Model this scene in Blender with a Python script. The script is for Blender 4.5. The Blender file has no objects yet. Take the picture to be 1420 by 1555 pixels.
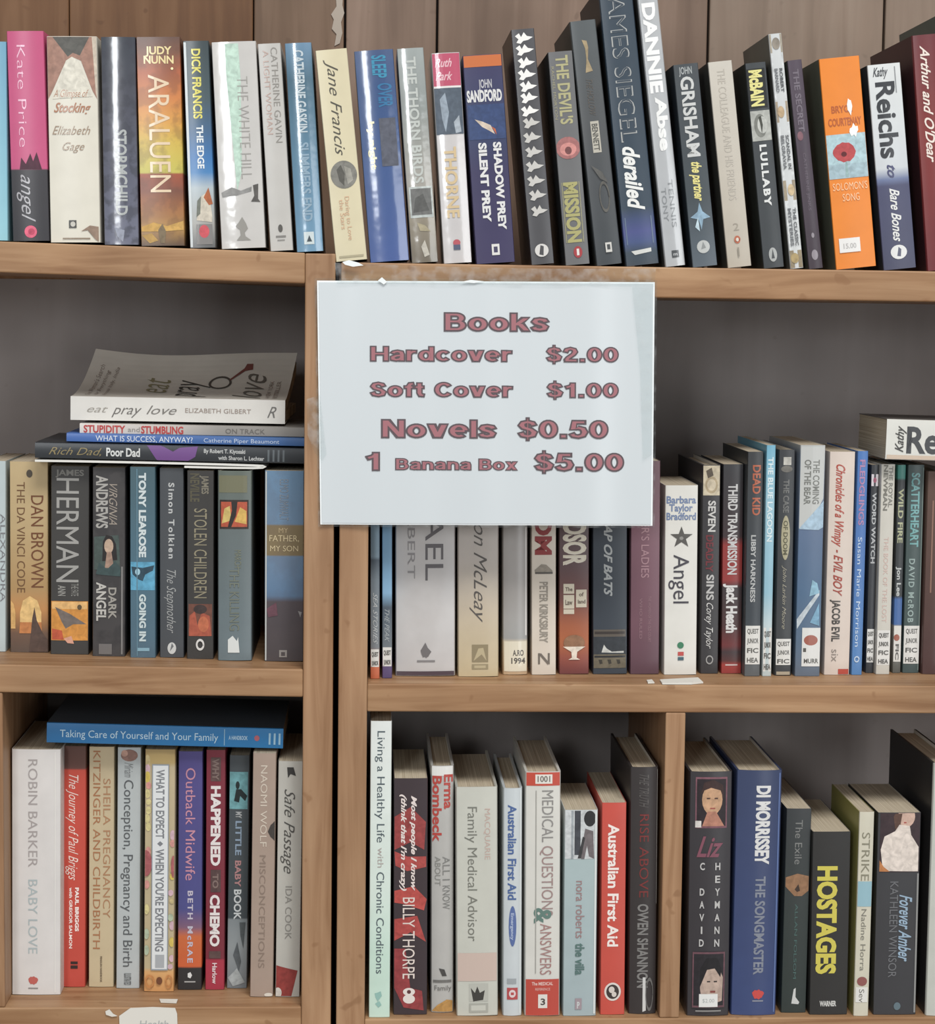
import bpy, bmesh, math, random
from mathutils import Vector, Matrix
random.seed(7)
S = bpy.context.scene
COL = S.collection
Z0 = 1.5            # eye height above the floor
D0 = 1.85           # camera distance from the front plane of the bookcases (y = 0)
F = 3250.0          # focal length in pixels of the 1420 px wide frame

# ------------------------------------------------------------------ camera
def cam_axes(yaw, pitch, roll):
    cy, sy, cp, sp = math.cos(yaw), math.sin(yaw), math.cos(pitch), math.sin(pitch)
    fwd = Vector((sy*cp, cy*cp, -sp)); right = Vector((cy, -sy, 0)); up = right.cross(fwd)
    c, s = math.cos(roll), math.sin(roll)
    return c*right+s*up, -s*right+c*up, fwd
CR, CU, CF = cam_axes(math.radians(2.75), math.radians(5.25), math.radians(0.7))
cam = bpy.data.cameras.new('camera'); camo = bpy.data.objects.new('camera', cam); COL.objects.link(camo)
cam.sensor_fit = 'HORIZONTAL'; cam.sensor_width = 36; cam.lens = F/1420*36; cam.clip_start = .05
M = Matrix((CR, CU, -CF)).transposed().to_4x4(); M.translation = Vector((0, -D0, Z0)); camo.matrix_world = M
S.camera = camo

# ------------------------------------------------------------------ world, lights, exposure
w = bpy.data.worlds.new('room light'); S.world = w; w.use_nodes = True
w.node_tree.nodes['Background'].inputs[0].default_value = (0.90, 0.96, 1.0, 1)
w.node_tree.nodes['Background'].inputs[1].default_value = 0.38
def area(name, loc, target, sx, sy, watts, col=(1, 1, 1)):
    l = bpy.data.lights.new(name, 'AREA'); l.shape = 'RECTANGLE'; l.size = sx; l.size_y = sy; l.energy = watts; l.color = col
    o = bpy.data.objects.new(name, l); COL.objects.link(o); o.location = loc
    o.rotation_euler = (Vector(target)-Vector(loc)).to_track_quat('-Z', 'Y').to_euler(); return o
area('window_light', (-0.95, -3.6, 2.2), (0, 0, 1.35), 0.5, 0.95, 38, (0.95, 0.98, 1.0))
area('low_fill_light', (1.9, -4.4, 1.15), (0, 0, 1.0), 1.1, 2.0, 42, (0.95, 0.98, 1.0))  # added fill that brightens the lower rows; no such source is seen
area('ceiling_light', (0.8, -2.6, 5.0), (0.1, 0, 1.1), 2.2, 1.2, 185, (1.0, 0.985, 0.955))
S.view_settings.view_transform = 'Standard'; S.view_settings.look = 'None'
S.view_settings.gamma = 1; S.view_settings.use_curve_mapping = False
S.view_settings.exposure = -0.12

# ------------------------------------------------------------------ helpers
def unp(px, py, s=0.0):
    """point of the plane y = s seen at a pixel of the 1420 x 1555 frame (x, z relative to eye)"""
    d = CF + (px-710)/F*CR - (py-777.5)/F*CU
    t = (D0+s)/d.y
    return d.x*t, d.z*t
def ray(px, py): return CF + (px-710)/F*CR - (py-777.5)/F*CU
def lin(c):
    if isinstance(c, str): c = tuple(int(c[i:i+2], 16) for i in (0, 2, 4))
    return tuple(((v/255)/12.92 if v/255 <= .04045 else ((v/255+.055)/1.055)**2.4) for v in c)+(1,)
class NT:
    def __init__(s, m): s.t = m.node_tree; s.b = s.t.nodes['Principled BSDF']
    def n(s, typ, **k):
        o = s.t.nodes.new(typ)
        for a, v in k.items(): setattr(o, a, v)
        return o
    def l(s, a, b): s.t.links.new(a, b)
MC = {}
def mat(col, rough=.5, coat=0., name='paint'):
    k = (col, rough, coat)
    if k not in MC:
        m = bpy.data.materials.new(name+'_'+str(col)); m.use_nodes = True; b = m.node_tree.nodes['Principled BSDF']
        b.inputs['Base Color'].default_value = lin(col); b.inputs['Roughness'].default_value = rough
        b.inputs['Coat Weight'].default_value = coat; b.inputs['Coat Roughness'].default_value = .12
        b.inputs['Specular IOR Level'].default_value = .35
        MC[k] = m
    return MC[k]
def pic_mat(col):
    k = ('pic', col)
    if k not in MC:
        m = bpy.data.materials.new('printed_picture'); m.use_nodes = True; N = NT(m); tc = N.n('ShaderNodeTexCoord')
        no = N.n('ShaderNodeTexNoise'); no.inputs['Scale'].default_value = 190; no.inputs['Detail'].default_value = 4; no.inputs['Distortion'].default_value = .6; N.l(tc.outputs['Object'], no.inputs[0])
        mr = N.n('ShaderNodeMapRange'); N.l(no.outputs[0], mr.inputs[0]); mr.inputs[1].default_value = .3; mr.inputs[2].default_value = .7; mr.inputs[3].default_value = .78; mr.inputs[4].default_value = 1.18
        hs = N.n('ShaderNodeHueSaturation'); hs.inputs['Color'].default_value = lin(col); N.l(mr.outputs[0], hs.inputs['Value']); N.l(hs.outputs[0], N.b.inputs['Base Color'])
        N.b.inputs['Roughness'].default_value = .45; N.b.inputs['Specular IOR Level'].default_value = .35; MC[k] = m
    return MC[k]
def ramp(N, stops, interp='LINEAR'):
    r = N.n('ShaderNodeValToRGB'); e = r.color_ramp; e.interpolation = interp
    stops = sorted(stops, key=lambda q: q[0])
    while len(e.elements) < len(stops): e.elements.new(1.)
    for el, (p, c) in zip(e.elements, stops): el.position = max(0, min(1, p)); el.color = lin(c)
    return r
def cover_mat(col, h, gloss, mot=None, wrinkle=0.):
    """printed cover: one colour or [(fraction up from the foot, colour)...], fine wear and optional mottled print"""
    key = ('cover', str(col), round(h, 3), gloss, str(mot), wrinkle)
    if key in MC: return MC[key]
    m = bpy.data.materials.new('printed_cover'); m.use_nodes = True; N = NT(m)
    tc = N.n('ShaderNodeTexCoord'); src = None
    if isinstance(col, list):
        sx = N.n('ShaderNodeSeparateXYZ'); N.l(tc.outputs['Object'], sx.inputs[0])
        mr = N.n('ShaderNodeMath', operation='DIVIDE'); N.l(sx.outputs['Z'], mr.inputs[0]); mr.inputs[1].default_value = h
        r = ramp(N, col); N.l(mr.outputs[0], r.inputs[0]); src = r.outputs[0]
    else:
        r = N.n('ShaderNodeRGB'); r.outputs[0].default_value = lin(col); src = r.outputs[0]
    if mot:
        c2, sc, amt = mot
        no = N.n('ShaderNodeTexNoise'); no.inputs['Scale'].default_value = sc; no.inputs['Detail'].default_value = 4
        N.l(tc.outputs['Object'], no.inputs[0])
        rr = ramp(N, [(.46, (0, 0, 0)), (.56, (255, 255, 255))]); N.l(no.outputs[0], rr.inputs[0])
        mu = N.n('ShaderNodeMath', operation='MULTIPLY'); N.l(rr.outputs[0], mu.inputs[0]); mu.inputs[1].default_value = amt
        mx = N.n('ShaderNodeMix', data_type='RGBA'); N.l(mu.outputs[0], mx.inputs[0]); N.l(src, mx.inputs[6]); mx.inputs[7].default_value = lin(c2)
        src = mx.outputs[2]
    n2 = N.n('ShaderNodeTexNoise'); n2.inputs['Scale'].default_value = 45; n2.inputs['Detail'].default_value = 5
    N.l(tc.outputs['Object'], n2.inputs[0])
    hs = N.n('ShaderNodeHueSaturation'); mr2 = N.n('ShaderNodeMapRange'); N.l(n2.outputs[0], mr2.inputs[0])
    mr2.inputs[3].default_value = .9; mr2.inputs[4].default_value = 1.1
    N.l(mr2.outputs[0], hs.inputs['Value']); N.l(src, hs.inputs['Color']); N.l(hs.outputs[0], N.b.inputs['Base Color'])
    N.b.inputs['Specular IOR Level'].default_value = .3
    N.b.inputs['Roughness'].default_value = .55 if gloss < .9 else .3
    N.b.inputs['Coat Weight'].default_value = min(gloss, 1); N.b.inputs['Coat Roughness'].default_value = .28 if gloss < .9 else .1
    n3 = N.n('ShaderNodeTexNoise'); n3.inputs['Scale'].default_value = 60 if wrinkle else 25; n3.inputs['Detail'].default_value = 2
    N.l(tc.outputs['Object'], n3.inputs[0])
    bp = N.n('ShaderNodeBump'); bp.inputs['Distance'].default_value = .001; bp.inputs['Strength'].default_value = .06+wrinkle
    N.l(n3.outputs[0], bp.inputs['Height']); N.l(bp.outputs[0], N.b.inputs['Normal']); N.l(bp.outputs[0], N.b.inputs['Coat Normal'])
    MC[key] = m; return m
def wood(name, base, dark, light, axis, scale=1., rough=.5):
    m = bpy.data.materials.new(name); m.use_nodes = True; N = NT(m)
    tc = N.n('ShaderNodeTexCoord'); mp = N.n('ShaderNodeMapping'); N.l(tc.outputs['Object'], mp.inputs[0])
    a, b = 5*scale, 75*scale; sc = [b, b, b]; sc['XYZ'.index(axis)] = a; mp.inputs['Scale'].default_value = sc
    no = N.n('ShaderNodeTexNoise'); no.inputs['Scale'].default_value = 1; no.inputs['Detail'].default_value = 6; no.inputs['Distortion'].default_value = .9
    N.l(mp.outputs[0], no.inputs[0])
    r = ramp(N, [(.3, dark), (.5, base), (.72, light)]); N.l(no.outputs[0], r.inputs[0])
    n2 = N.n('ShaderNodeTexNoise'); n2.inputs['Scale'].default_value = 9; n2.inputs['Detail'].default_value = 3; N.l(tc.outputs['Object'], n2.inputs[0])
    mr = N.n('ShaderNodeMapRange'); N.l(n2.outputs[0], mr.inputs[0]); mr.inputs[1].default_value = .25; mr.inputs[2].default_value = .75
    mr.inputs[3].default_value = .86; mr.inputs[4].default_value = 1.13
    hs = N.n('ShaderNodeHueSaturation'); N.l(r.outputs[0], hs.inputs['Color']); N.l(mr.outputs[0], hs.inputs['Value'])
    # a few dark pores and dents
    n4 = N.n('ShaderNodeTexNoise'); n4.inputs['Scale'].default_value = 70; n4.inputs['Detail'].default_value = 1; N.l(tc.outputs['Object'], n4.inputs[0])
    r4 = ramp(N, [(.70, (0, 0, 0)), (.76, (255, 255, 255))]); N.l(n4.outputs[0], r4.inputs[0])
    m4 = N.n('ShaderNodeMath', operation='MULTIPLY'); N.l(r4.outputs[0], m4.inputs[0]); m4.inputs[1].default_value = .6
    mx = N.n('ShaderNodeMix', data_type='RGBA'); N.l(m4.outputs[0], mx.inputs[0]); N.l(hs.outputs[0], mx.inputs[6]); mx.inputs[7].default_value = lin(dark)
    N.l(mx.outputs[2], N.b.inputs['Base Color']); N.b.inputs['Roughness'].default_value = rough
    N.b.inputs['Specular IOR Level'].default_value = .3
    bp = N.n('ShaderNodeBump'); bp.inputs['Strength'].default_value = .25; bp.inputs['Distance'].default_value = .001
    N.l(no.outputs[0], bp.inputs['Height']); N.l(bp.outputs[0], N.b.inputs['Normal'])
    return m
def pages_mat():
    m = bpy.data.materials.new('paper_edges'); m.use_nodes = True; N = NT(m)
    tc = N.n('ShaderNodeTexCoord'); mp = N.n('ShaderNodeMapping'); N.l(tc.outputs['Object'], mp.inputs[0])
    mp.inputs['Scale'].default_value = (1800, 6, 6)
    no = N.n('ShaderNodeTexNoise'); no.inputs['Scale'].default_value = 1; N.l(mp.outputs[0], no.inputs[0])
    r = ramp(N, [(.3, (160, 144, 120)), (.65, (206, 194, 172))]); N.l(no.outputs[0], r.inputs[0])
    N.l(r.outputs[0], N.b.inputs['Base Color']); N.b.inputs['Roughness'].default_value = .85
    return m
def film_mat(name, a=.12, rough=.08):
    m = bpy.data.materials.new(name); m.use_nodes = True; N = NT(m)
    tr = N.n('ShaderNodeBsdfTransparent'); tr.inputs[0].default_value = (.96, .97, .97, 1)
    gl = N.n('ShaderNodeBsdfPrincipled'); gl.inputs['Base Color'].default_value = (.75, .76, .76, 1); gl.inputs['Roughness'].default_value = .2
    no = N.n('ShaderNodeTexNoise'); no.inputs['Scale'].default_value = 90; no.inputs['Detail'].default_value = 3
    tc = N.n('ShaderNodeTexCoord'); N.l(tc.outputs['Object'], no.inputs[0])
    r = ramp(N, [(.45, (60, 60, 60)), (.75, (200, 200, 200))]); N.l(no.outputs[0], r.inputs[0])
    mu = N.n('ShaderNodeMath', operation='MULTIPLY'); N.l(r.outputs[0], mu.inputs[0]); mu.inputs[1].default_value = a*3
    bp = N.n('ShaderNodeBump'); bp.inputs['Strength'].default_value = .6; bp.inputs['Distance'].default_value = .001; N.l(no.outputs[0], bp.inputs['Height']); N.l(bp.outputs[0], gl.inputs['Normal'])
    mix = N.n('ShaderNodeMixShader'); N.l(mu.outputs[0], mix.inputs[0]); N.l(tr.outputs[0], mix.inputs[1]); N.l(gl.outputs[0], mix.inputs[2])
    N.l(mix.outputs[0], N.t.nodes['Material Output'].inputs[0]); return m

def mesh_obj(name, verts, faces, mats, parent=None, midx=None, smooth=False, loc=None):
    me = bpy.data.meshes.new(name); me.from_pydata(verts, [], faces)
    for m in (mats if isinstance(mats, (list, tuple)) else [mats]): me.materials.append(m)
    if midx: me.polygons.foreach_set('material_index', midx)
    if smooth: me.polygons.foreach_set('use_smooth', [True]*len(me.polygons))
    me.update(); o = bpy.data.objects.new(name, me); COL.objects.link(o)
    if parent: o.parent = parent
    if loc: o.location = loc
    return o
def box_mesh(name, lo, hi, m, parent=None, bevel=0., tilt=None):
    """box from lo to hi; tilt = (dz at left end, dz at right end) for sagging boards"""
    v = []
    for x in (lo[0], hi[0]):
        for y in (lo[1], hi[1]):
            for z in (lo[2], hi[2]):
                dz = 0 if not tilt else (tilt[0] if x == lo[0] else tilt[1])
                v.append((x, y, z+dz))
    f = [(0, 1, 3, 2), (4, 6, 7, 5), (0, 4, 5, 1), (2, 3, 7, 6), (0, 2, 6, 4), (1, 5, 7, 3)]
    o = mesh_obj(name, v, f, m, parent)
    if bevel:
        b = o.modifiers.new('bevel', 'BEVEL'); b.width = bevel; b.segments = 2
    return o
def empty(name, loc, rot=(0, 0, 0), label=None, cat=None, group=None):
    o = bpy.data.objects.new(name, None); COL.objects.link(o); o.location = loc; o.rotation_euler = rot
    o.empty_display_size = .02
    if label: o['label'] = label
    if cat: o['category'] = cat
    if group: o['group'] = group
    return o
# ---- 2D print shapes -------------------------------------------------------
TXT = {}
def text2d(s, bold=0., ital=0., sp=1.):
    k = (s, bold, ital, sp)
    if k in TXT: return TXT[k]
    cu = bpy.data.curves.new('t', 'FONT'); cu.body = s; cu.resolution_u = 3; cu.offset = bold; cu.shear = ital; cu.space_character = sp; cu.size = 1
    ob = bpy.data.objects.new('t', cu); COL.objects.link(ob)
    dg = bpy.context.evaluated_depsgraph_get(); me = bpy.data.meshes.new_from_object(ob.evaluated_get(dg))
    v = [(p.co.x, p.co.y) for p in me.vertices]; f = [tuple(p.vertices) for p in me.polygons]
    bpy.data.objects.remove(ob); bpy.data.curves.remove(cu); bpy.data.meshes.remove(me)
    TXT[k] = (v, f); return TXT[k]
STY = {'': (0, 0), 'b': (.028, 0), 'B': (.045, 0), 'i': (0, .35), 'bi': (.03, .35), 's': (-.004, .45), 'sb': (.018, .45), 'l': (-.012, 0)}
def T(s, u, ch, y0, y1, col, st='', part='lettering', sp=1.):   # text running down the spine, heads to the right
    return ('T', s, u, ch, y0, y1, col, st, part, sp)
def H(s, y, chp, u0, u1, col, st='', part='lettering'):          # text across the spine
    return ('H', s, y, chp, u0, u1, col, st, part)
def Q(u0, u1, y0, y1, col, part='printed_band'): return ('P', [(u0, y1), (u1, y1), (u1, y0), (u0, y0)], col, part)
def G(pts, col, part='printed_picture'): return ('P', pts, col, part)
def E(u, y, ru, ry, col, part='printed_picture', n=18, a=0., b=0.):
    return ('P', [(u+ru*math.cos(2*math.pi*i/n+a)*(1+b*math.sin(5.3*i)), y+ry*math.sin(2*math.pi*i/n+a)*(1+b*math.cos(3.1*i))) for i in range(n)], col, part)
def RR(u, y, du, dy, r1, r2, col, part='printed_picture'):       # ring
    n = 20; o = []
    for i in range(n):
        a0, a1 = 2*math.pi*i/n, 2*math.pi*(i+1)/n
        o.append(('P', [(u+du*r1*math.cos(a0), y+dy*r1*math.sin(a0)), (u+du*math.cos(a0), y+dy*math.sin(a0)), (u+du*math.cos(a1), y+dy*math.sin(a1)), (u+du*r1*math.cos(a1), y+dy*r1*math.sin(a1))], col, part))
    return o
def shape2d(it, w, h, yt, yb):
    """print item -> 2D verts (x across, z up, metres) and faces"""
    k = h/(yb-yt)
    if it[0] == 'P':
        pts = it[1]; v = [((u-.5)*w, (yb-y)*k) for u, y in pts]
        n = len(v); ar = sum(v[i][0]*v[(i+1) % n][1]-v[(i+1) % n][0]*v[i][1] for i in range(n))
        f = tuple(range(n)); 
        if ar < 0: f = f[::-1]
        return v, [f], it[2], it[3]
    if it[0] == 'T':
        _, s, u, ch, y0, y1, col, st, part, sp = it; b, sh = STY[st]
        v, f = text2d(s, b, sh, sp); x0 = min(p[0] for p in v); x1 = max(p[0] for p in v)
        cap = .73; sc = ch*w/cap
        return [((u-.5)*w+(p[1]-cap/2)*sc, (yb-(y0+(p[0]-x0)/(x1-x0)*(y1-y0)))*k) for p in v], f, col, part
    _, s, y, chp, u0, u1, col, st, part = it; b, sh = STY[st]
    v, f = text2d(s, b, sh); x0 = min(p[0] for p in v); x1 = max(p[0] for p in v)
    return [((u0+(p[0]-x0)/(x1-x0)*(u1-u0)-.5)*w, (yb-y)*k+p[1]/.73*chp*k) for p in v], f, col, part
def put_prints(root, items, w, h, yt, yb, surf, cuts=0, gloss=0.):
    """surf(x, z, lift) -> 3D point; items become one mesh per part name"""
    flat = []
    for it in items: flat += it if isinstance(it, list) else [it]
    parts = {}; layer = 0
    def bbox(it):
        if it[0] == 'P': us = [p[0] for p in it[1]]; ys = [p[1] for p in it[1]]; return (min(us), min(ys), max(us), max(ys))
        if it[0] == 'T': return (it[2]-it[3]/2, it[4], it[2]+it[3]/2, it[5])
        return (it[4], it[2]-it[3], it[5], it[2])
    cl = []                                     # pieces of one kind that touch form one part
    for it in flat:
        nm = it[8] if it[0] in 'TH' else it[3]
        if it[0] == 'H': nm = it[8]
        q = bbox(it); hit = [c for c in cl if c[0] == nm and any(q[0] < r[2]+.02 and r[0] < q[2]+.02 and q[1] < r[3]+1 and r[1] < q[3]+1 for r in c[1])]
        m_ = [nm, [q], [id(it)]]
        for c in hit: m_[1] += c[1]; m_[2] += c[2]; cl.remove(c)
        cl.append(m_)
    own = {i: k for k, c in enumerate(cl) for i in c[2]}
    for it in flat:
        v, f, col, part = shape2d(it, w, h, yt, yb); layer += 1
        lift = .00022+.00004*min(layer, 40)
        if cuts and it[0] in 'THP':
            bm = bmesh.new(); bv = [bm.verts.new((a, 0, b)) for a, b in v]
            for q in f:
                try: bm.faces.new([bv[i] for i in q])
                except ValueError: pass
            for i in range(1, cuts):
                bmesh.ops.bisect_plane(bm, geom=bm.verts[:]+bm.edges[:]+bm.faces[:], plane_co=((i/cuts-.5)*w, 0, 0), plane_no=(1, 0, 0))
            bm.verts.index_update(); v = [(p.co.x, p.co.z) for p in bm.verts]; f = [tuple(q.index for q in p.verts) for p in bm.faces]; bm.free()
        P = parts.setdefault((part, own[id(it)]), ([], [], [], [])); o = len(P[0]); m = pic_mat(col) if any(q in part for q in ('picture', 'photo', 'portrait', 'painting')) else mat(col, .5, gloss*.6, 'ink')
        if m not in P[2]: P[2].append(m)
        mi = P[2].index(m)
        P[0].extend(surf(a, b, lift) for a, b in v); P[1].extend(tuple(i+o for i in q) for q in f); P[3].extend([mi]*len(f))
    for (nm, _), (v, f, ms, mi) in parts.items(): mesh_obj(nm, v, f, ms, root, mi)

PAGES = pages_mat()
ROWS = {'tl': (lambda x: .0580+(.0516-.0580)*(x+.312)/.259 if x < -.027 else .0440-.001*x/.5),
        'tr': (lambda x: .0440-.001*x/.5),
        'ml': (lambda x: -.3060-.0031*(x+.312)/.259), 'mr': (lambda x: -.3214),
        'bl': (lambda x: -.6109), 'br': (lambda x: -.6224)}
BOOKS = {}
def book(row, x0t, x1t, yt, x0b, x1b, yb, col, label, prints=(), kind='p', d=.120, gloss=.35, sag=None, side=None, mot=None,
         s=None, wr=0., pcol=None, cat='book', gap=None):
    BOOKS.setdefault(row, []).append(dict(q=(x0t, x1t, yt, x0b, x1b, yb), col=col, label=label, prints=list(prints), kind=kind, d=d,
        gloss=gloss, sag=sag, side=side, mot=mot, s=s, wr=wr, pcol=pcol, cat=cat))
def solve(b, row):
    x0t, x1t, yt, x0b, x1b, yb = b['q']
    s = b['s']
    zs = ROWS[row]
    if s is None:
        if row[0] == 't': s = .006
        else:
            d = ray((x0b+x1b)/2, yb); x = unp((x0b+x1b)/2, yb)[0]
            s = zs(x)/d.z*d.y-D0; s = max(.003, min(.085, s))
    a0, a1 = unp(x0b, yb, s), unp(x1b, yb, s); c0, c1 = unp(x0t, yt, s), unp(x1t, yt, s)
    bm = ((a0[0]+a1[0])/2, (a0[1]+a1[1])/2); tm = ((c0[0]+c1[0])/2, (c0[1]+c1[1])/2)
    th = math.atan2(tm[0]-bm[0], tm[1]-bm[1])
    W = ((a1[0]-a0[0])+(c1[0]-c0[0]))/2*math.cos(th)
    zb = zs(bm[0]+(-1 if th < 0 else 1)*W/2)+W/2*abs(math.sin(th))+.0002+W*.5*{'tl': .025, 'ml': .0125}.get(row, 0)*(bm[0] < -.03)
    h = (tm[1]-zb)/math.cos(th)
    b.update(S=s, x=bm[0], z=zb, th=th, w=W-.0005, h=h, yt=yt, yb=yb)
def relax(lst):
    lst.sort(key=lambda b: b['x'])
    for _ in range(3):
        for A, B in zip(lst, lst[1:]):
            g = 1
            for t in (0, min(A['h']*math.cos(A['th']), B['h']*math.cos(B['th']))):
                xa = A['x']+A['w']/2/math.cos(A['th'])+(t-(A['z']-B['z'])*0)*math.tan(A['th'])
                xb = B['x']-B['w']/2/math.cos(B['th'])+t*math.tan(B['th'])
                g = min(g, xb-xa)
            if g < .0003:
                e = (.0003-g)/2
                A['w'] -= e; A['x'] -= e/2; B['w'] -= e; B['x'] += e/2
def build(b):
    w, h, d, kind = b['w'], b['h'], b['d'], b['kind']
    root = empty('book', (b['x'], b['S'], Z0+b['z']), (0, b['th'], 0), b['label'], b['cat'])
    hb = kind == 'h'
    t = .0022 if hb else .0005
    sag = b['sag'] if b['sag'] is not None else (.0022 if hb else .0007)
    sag = min(sag, w*.16)
    r = min(.0016 if hb else .0009, w*.2)
    n = 9 if w > .012 else 5
    def yf(x): return sag*(2*x/w)**2
    prof = []
    for i in range(n+1):
        x = -w/2+r*.6+(w-1.2*r)*i/n; prof.append((x, yf(x)))
    out = [(-w/2, d), (-w/2, sag+r*1.4)]+[(-w/2+r*.15, sag+r*.5)]+prof+[(w/2-r*.15, sag+r*.5)]+[(w/2, sag+r*1.4), (w/2, d)]
    ts = .0009 if hb else t
    inn = [(-w/2+t, d), (-w/2+t, sag+r*1.4+ts), (-w/2+t, sag+r*1.1+ts)]+[(max(-w/2+t, min(w/2-t, x)), y+ts) for x, y in prof]+[(w/2-t, sag+r*1.1+ts), (w/2-t, sag+r*1.4+ts), (w/2-t, d)]
    L = len(out); v = [(x, y, 0) for x, y in out]+[(x, y, h) for x, y in out]+[(x, y, 0) for x, y in inn]+[(x, y, h) for x, y in inn]
    f = []; mi = []
    for i in range(L-1):
        f.append((i, i+1, L+i+1, L+i)); mi.append(1 if (i == 0 or i == L-2) else 0)
        f.append((2*L+i+1, 2*L+i, 3*L+i, 3*L+i+1)); mi.append(2)
        f.append((L+i, L+i+1, 3*L+i+1, 3*L+i)); mi.append(1 if (i == 0 or i == L-2) else 0)
        f.append((i+1, i, 2*L+i, 2*L+i+1)); mi.append(0)
    for e, fl in ((0, 0), (L-1, 1)):
        q = (e, L+e, 3*L+e, 2*L+e); f.append(q[::-1] if fl else q); mi.append(0)
    col = b['col']
    if isinstance(col, list):
        yt, yb = b['yt'], b['yb']; col = [((yb-y)/(yb-yt), c) for y, c in col]
    cm = cover_mat(col, h, b['gloss'], b['mot'], b['wr'])
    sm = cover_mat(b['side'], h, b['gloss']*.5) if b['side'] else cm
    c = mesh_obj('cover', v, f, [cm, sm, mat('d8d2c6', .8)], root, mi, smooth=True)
    sh = c.modifiers.new('edge', 'EDGE_SPLIT'); sh.split_angle = math.radians(35)
    ins = .003 if hb else .0004; y0 = sag+ts+.0008; pw = w-2*t-.0003
    pm = PAGES if not b['pcol'] else mat(b['pcol'], .85)
    ps = sag*.7
    pv = []; pl = [(-pw/2, d-(.004 if hb else .001)), (-pw/2, y0+ps)]+[(-pw/2+pw*i/6, y0+ps*(2*i/6-1)**2) for i in range(1, 6)]+[(pw/2, y0+ps), (pw/2, d-(.004 if hb else .001))]
    k = len(pl); pv = [(x, y, ins) for x, y in pl]+[(x, y, h-ins) for x, y in pl]
    pf = [(i, (i+1) % k, k+(i+1) % k, k+i) for i in range(k)]+[tuple(range(k))[::-1], tuple(range(k, 2*k))]
    mesh_obj('page_block', pv, pf, pm, root)
    if b['prints']:
        lim = w/2-r*.6
        def surf(x, z, lift):
            x = max(-lim, min(lim, x)); z = max(.0004, min(h-.0004, z)); return (x, yf(x)-lift, z)
        put_prints(root, b['prints'], w, h, b['yt'], b['yb'], surf, cuts=(8 if sag > .0005 and w > .012 else 0), gloss=b['gloss'])
    return root

# ------------------------------------------------------------------ structure
WALLY = .285
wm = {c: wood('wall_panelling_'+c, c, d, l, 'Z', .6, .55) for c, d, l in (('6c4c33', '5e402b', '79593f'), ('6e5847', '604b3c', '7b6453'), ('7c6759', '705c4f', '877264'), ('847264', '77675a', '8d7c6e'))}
wall = box_mesh('wall_back', (-1.2, WALLY+.012, 0), (1.6, WALLY+.1, 2.6), mat('2a2320', .8)); wall['kind'] = 'structure'
gx = [-620, -340, -60, 105, 385, 524, 664, 1076, 1343, 1500, 1760, 2020, 2300]
gw = {105: .0003, 385: .0006}
for i in range(len(gx)-1):
    xa, xb = unp(gx[i], 30, WALLY)[0], unp(gx[i+1], 30, WALLY)[0]
    c = '6c4c33' if gx[i] < 300 else '6e5847' if gx[i] < 520 else '7c6759' if gx[i] < 900 else '847264'  # plank hues differ; the brighter light on the right is put into them too
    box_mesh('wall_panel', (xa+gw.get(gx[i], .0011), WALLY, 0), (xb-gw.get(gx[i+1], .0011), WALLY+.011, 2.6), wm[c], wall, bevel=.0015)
fl = box_mesh('floor', (-1.6, -4.2, -.05), (2.0, WALLY, 0), wood('floorboards', '8a7765', '77654f', '978571', 'Y', .4)); fl['kind'] = 'structure'
# light residue of old tape on the wall
rv = [(unp(x, y, WALLY)) for x, y in [(510, -8), (521, -8), (520, 8), (523, 20), (518, 34), (520, 50), (516, 66), (508, 70), (511, 52), (504, 44), (507, 30), (503, 22), (511, 10)]]
o = mesh_obj('tape_residue', [(x, WALLY-.0012, Z0+z) for x, z in rv]+[(x, WALLY-.0002, Z0+z) for x, z in rv],
    [tuple(range(13))]+[(i, (i+1) % 13, 13+(i+1) % 13, 13+i) for i in range(13)], mat('a89c90', .7))
o['label'] = 'pale torn strip of old tape stuck on the wall panelling'; o['category'] = 'tape'

WH = wood('shelf_oak', '9e7a59', '876243', 'ad8a68', 'X'); WV = wood('post_oak', '9d795a', '866244', 'ab8868', 'Z'); WY = wood('board_oak', '9c7c5e', '856548', 'ab8b6c', 'Y')
BACK = wood('back_board', '8e8784', '867f7c', '968f8c', 'Z', .2, .8)
DEP = .27
def case(name, label, xl, xr, zbotw, shelves, pl, pr, top_over=0):
    r = empty(name, ((xl+xr)/2, DEP/2, 0), (0, 0, 0), label, 'bookcase')
    cx, cy = (xl+xr)/2, DEP/2
    def bx(nm, lo, hi, m, bv=.0012, tilt=None):
        # one mesh per board, local to the bookcase
        return box_mesh(nm, (lo[0]-cx, lo[1]-cy, lo[2]), (hi[0]-cx, hi[1]-cy, hi[2]), m, r, bv, tilt)
    return r, bx
zl = lambda a: Z0+a
LC, bx = case('bookcase', 'oak bookcase on the left whose boards dip gently to the right', -.666, -.027, 0, None, None, None)
bx('side_panel', (-.0530, 0, 0), (-.0270, DEP, zl(.0512)), WV)
bx('side_panel', (-.6660, 0, 0), (-.6400, DEP, zl(.0655)), WV)
bx('back_panel', (-.6398, DEP-.006, .02), (-.0532, DEP-.0005, zl(.03)), BACK, 0)
bx('shelf', (-.6399, .0002, zl(.0657-.0262)), (-.0531, DEP-.007, zl(.0657)), WH, .0012, (0, -.0141))
bx('shelf', (-.6399, .0002, zl(-.3021-.0245)), (-.0531, DEP-.007, zl(-.3021)), WH, .0012, (0, -.0070))
bx('shelf', (-.6399, .0002, zl(-.6111-.0245)), (-.0531, DEP-.007, zl(-.6111)), WH)
bx('divider', (-.3320, .0012, zl(-.6110)), (-.3130, DEP-.007, zl(-.3308)), WV)
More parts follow.
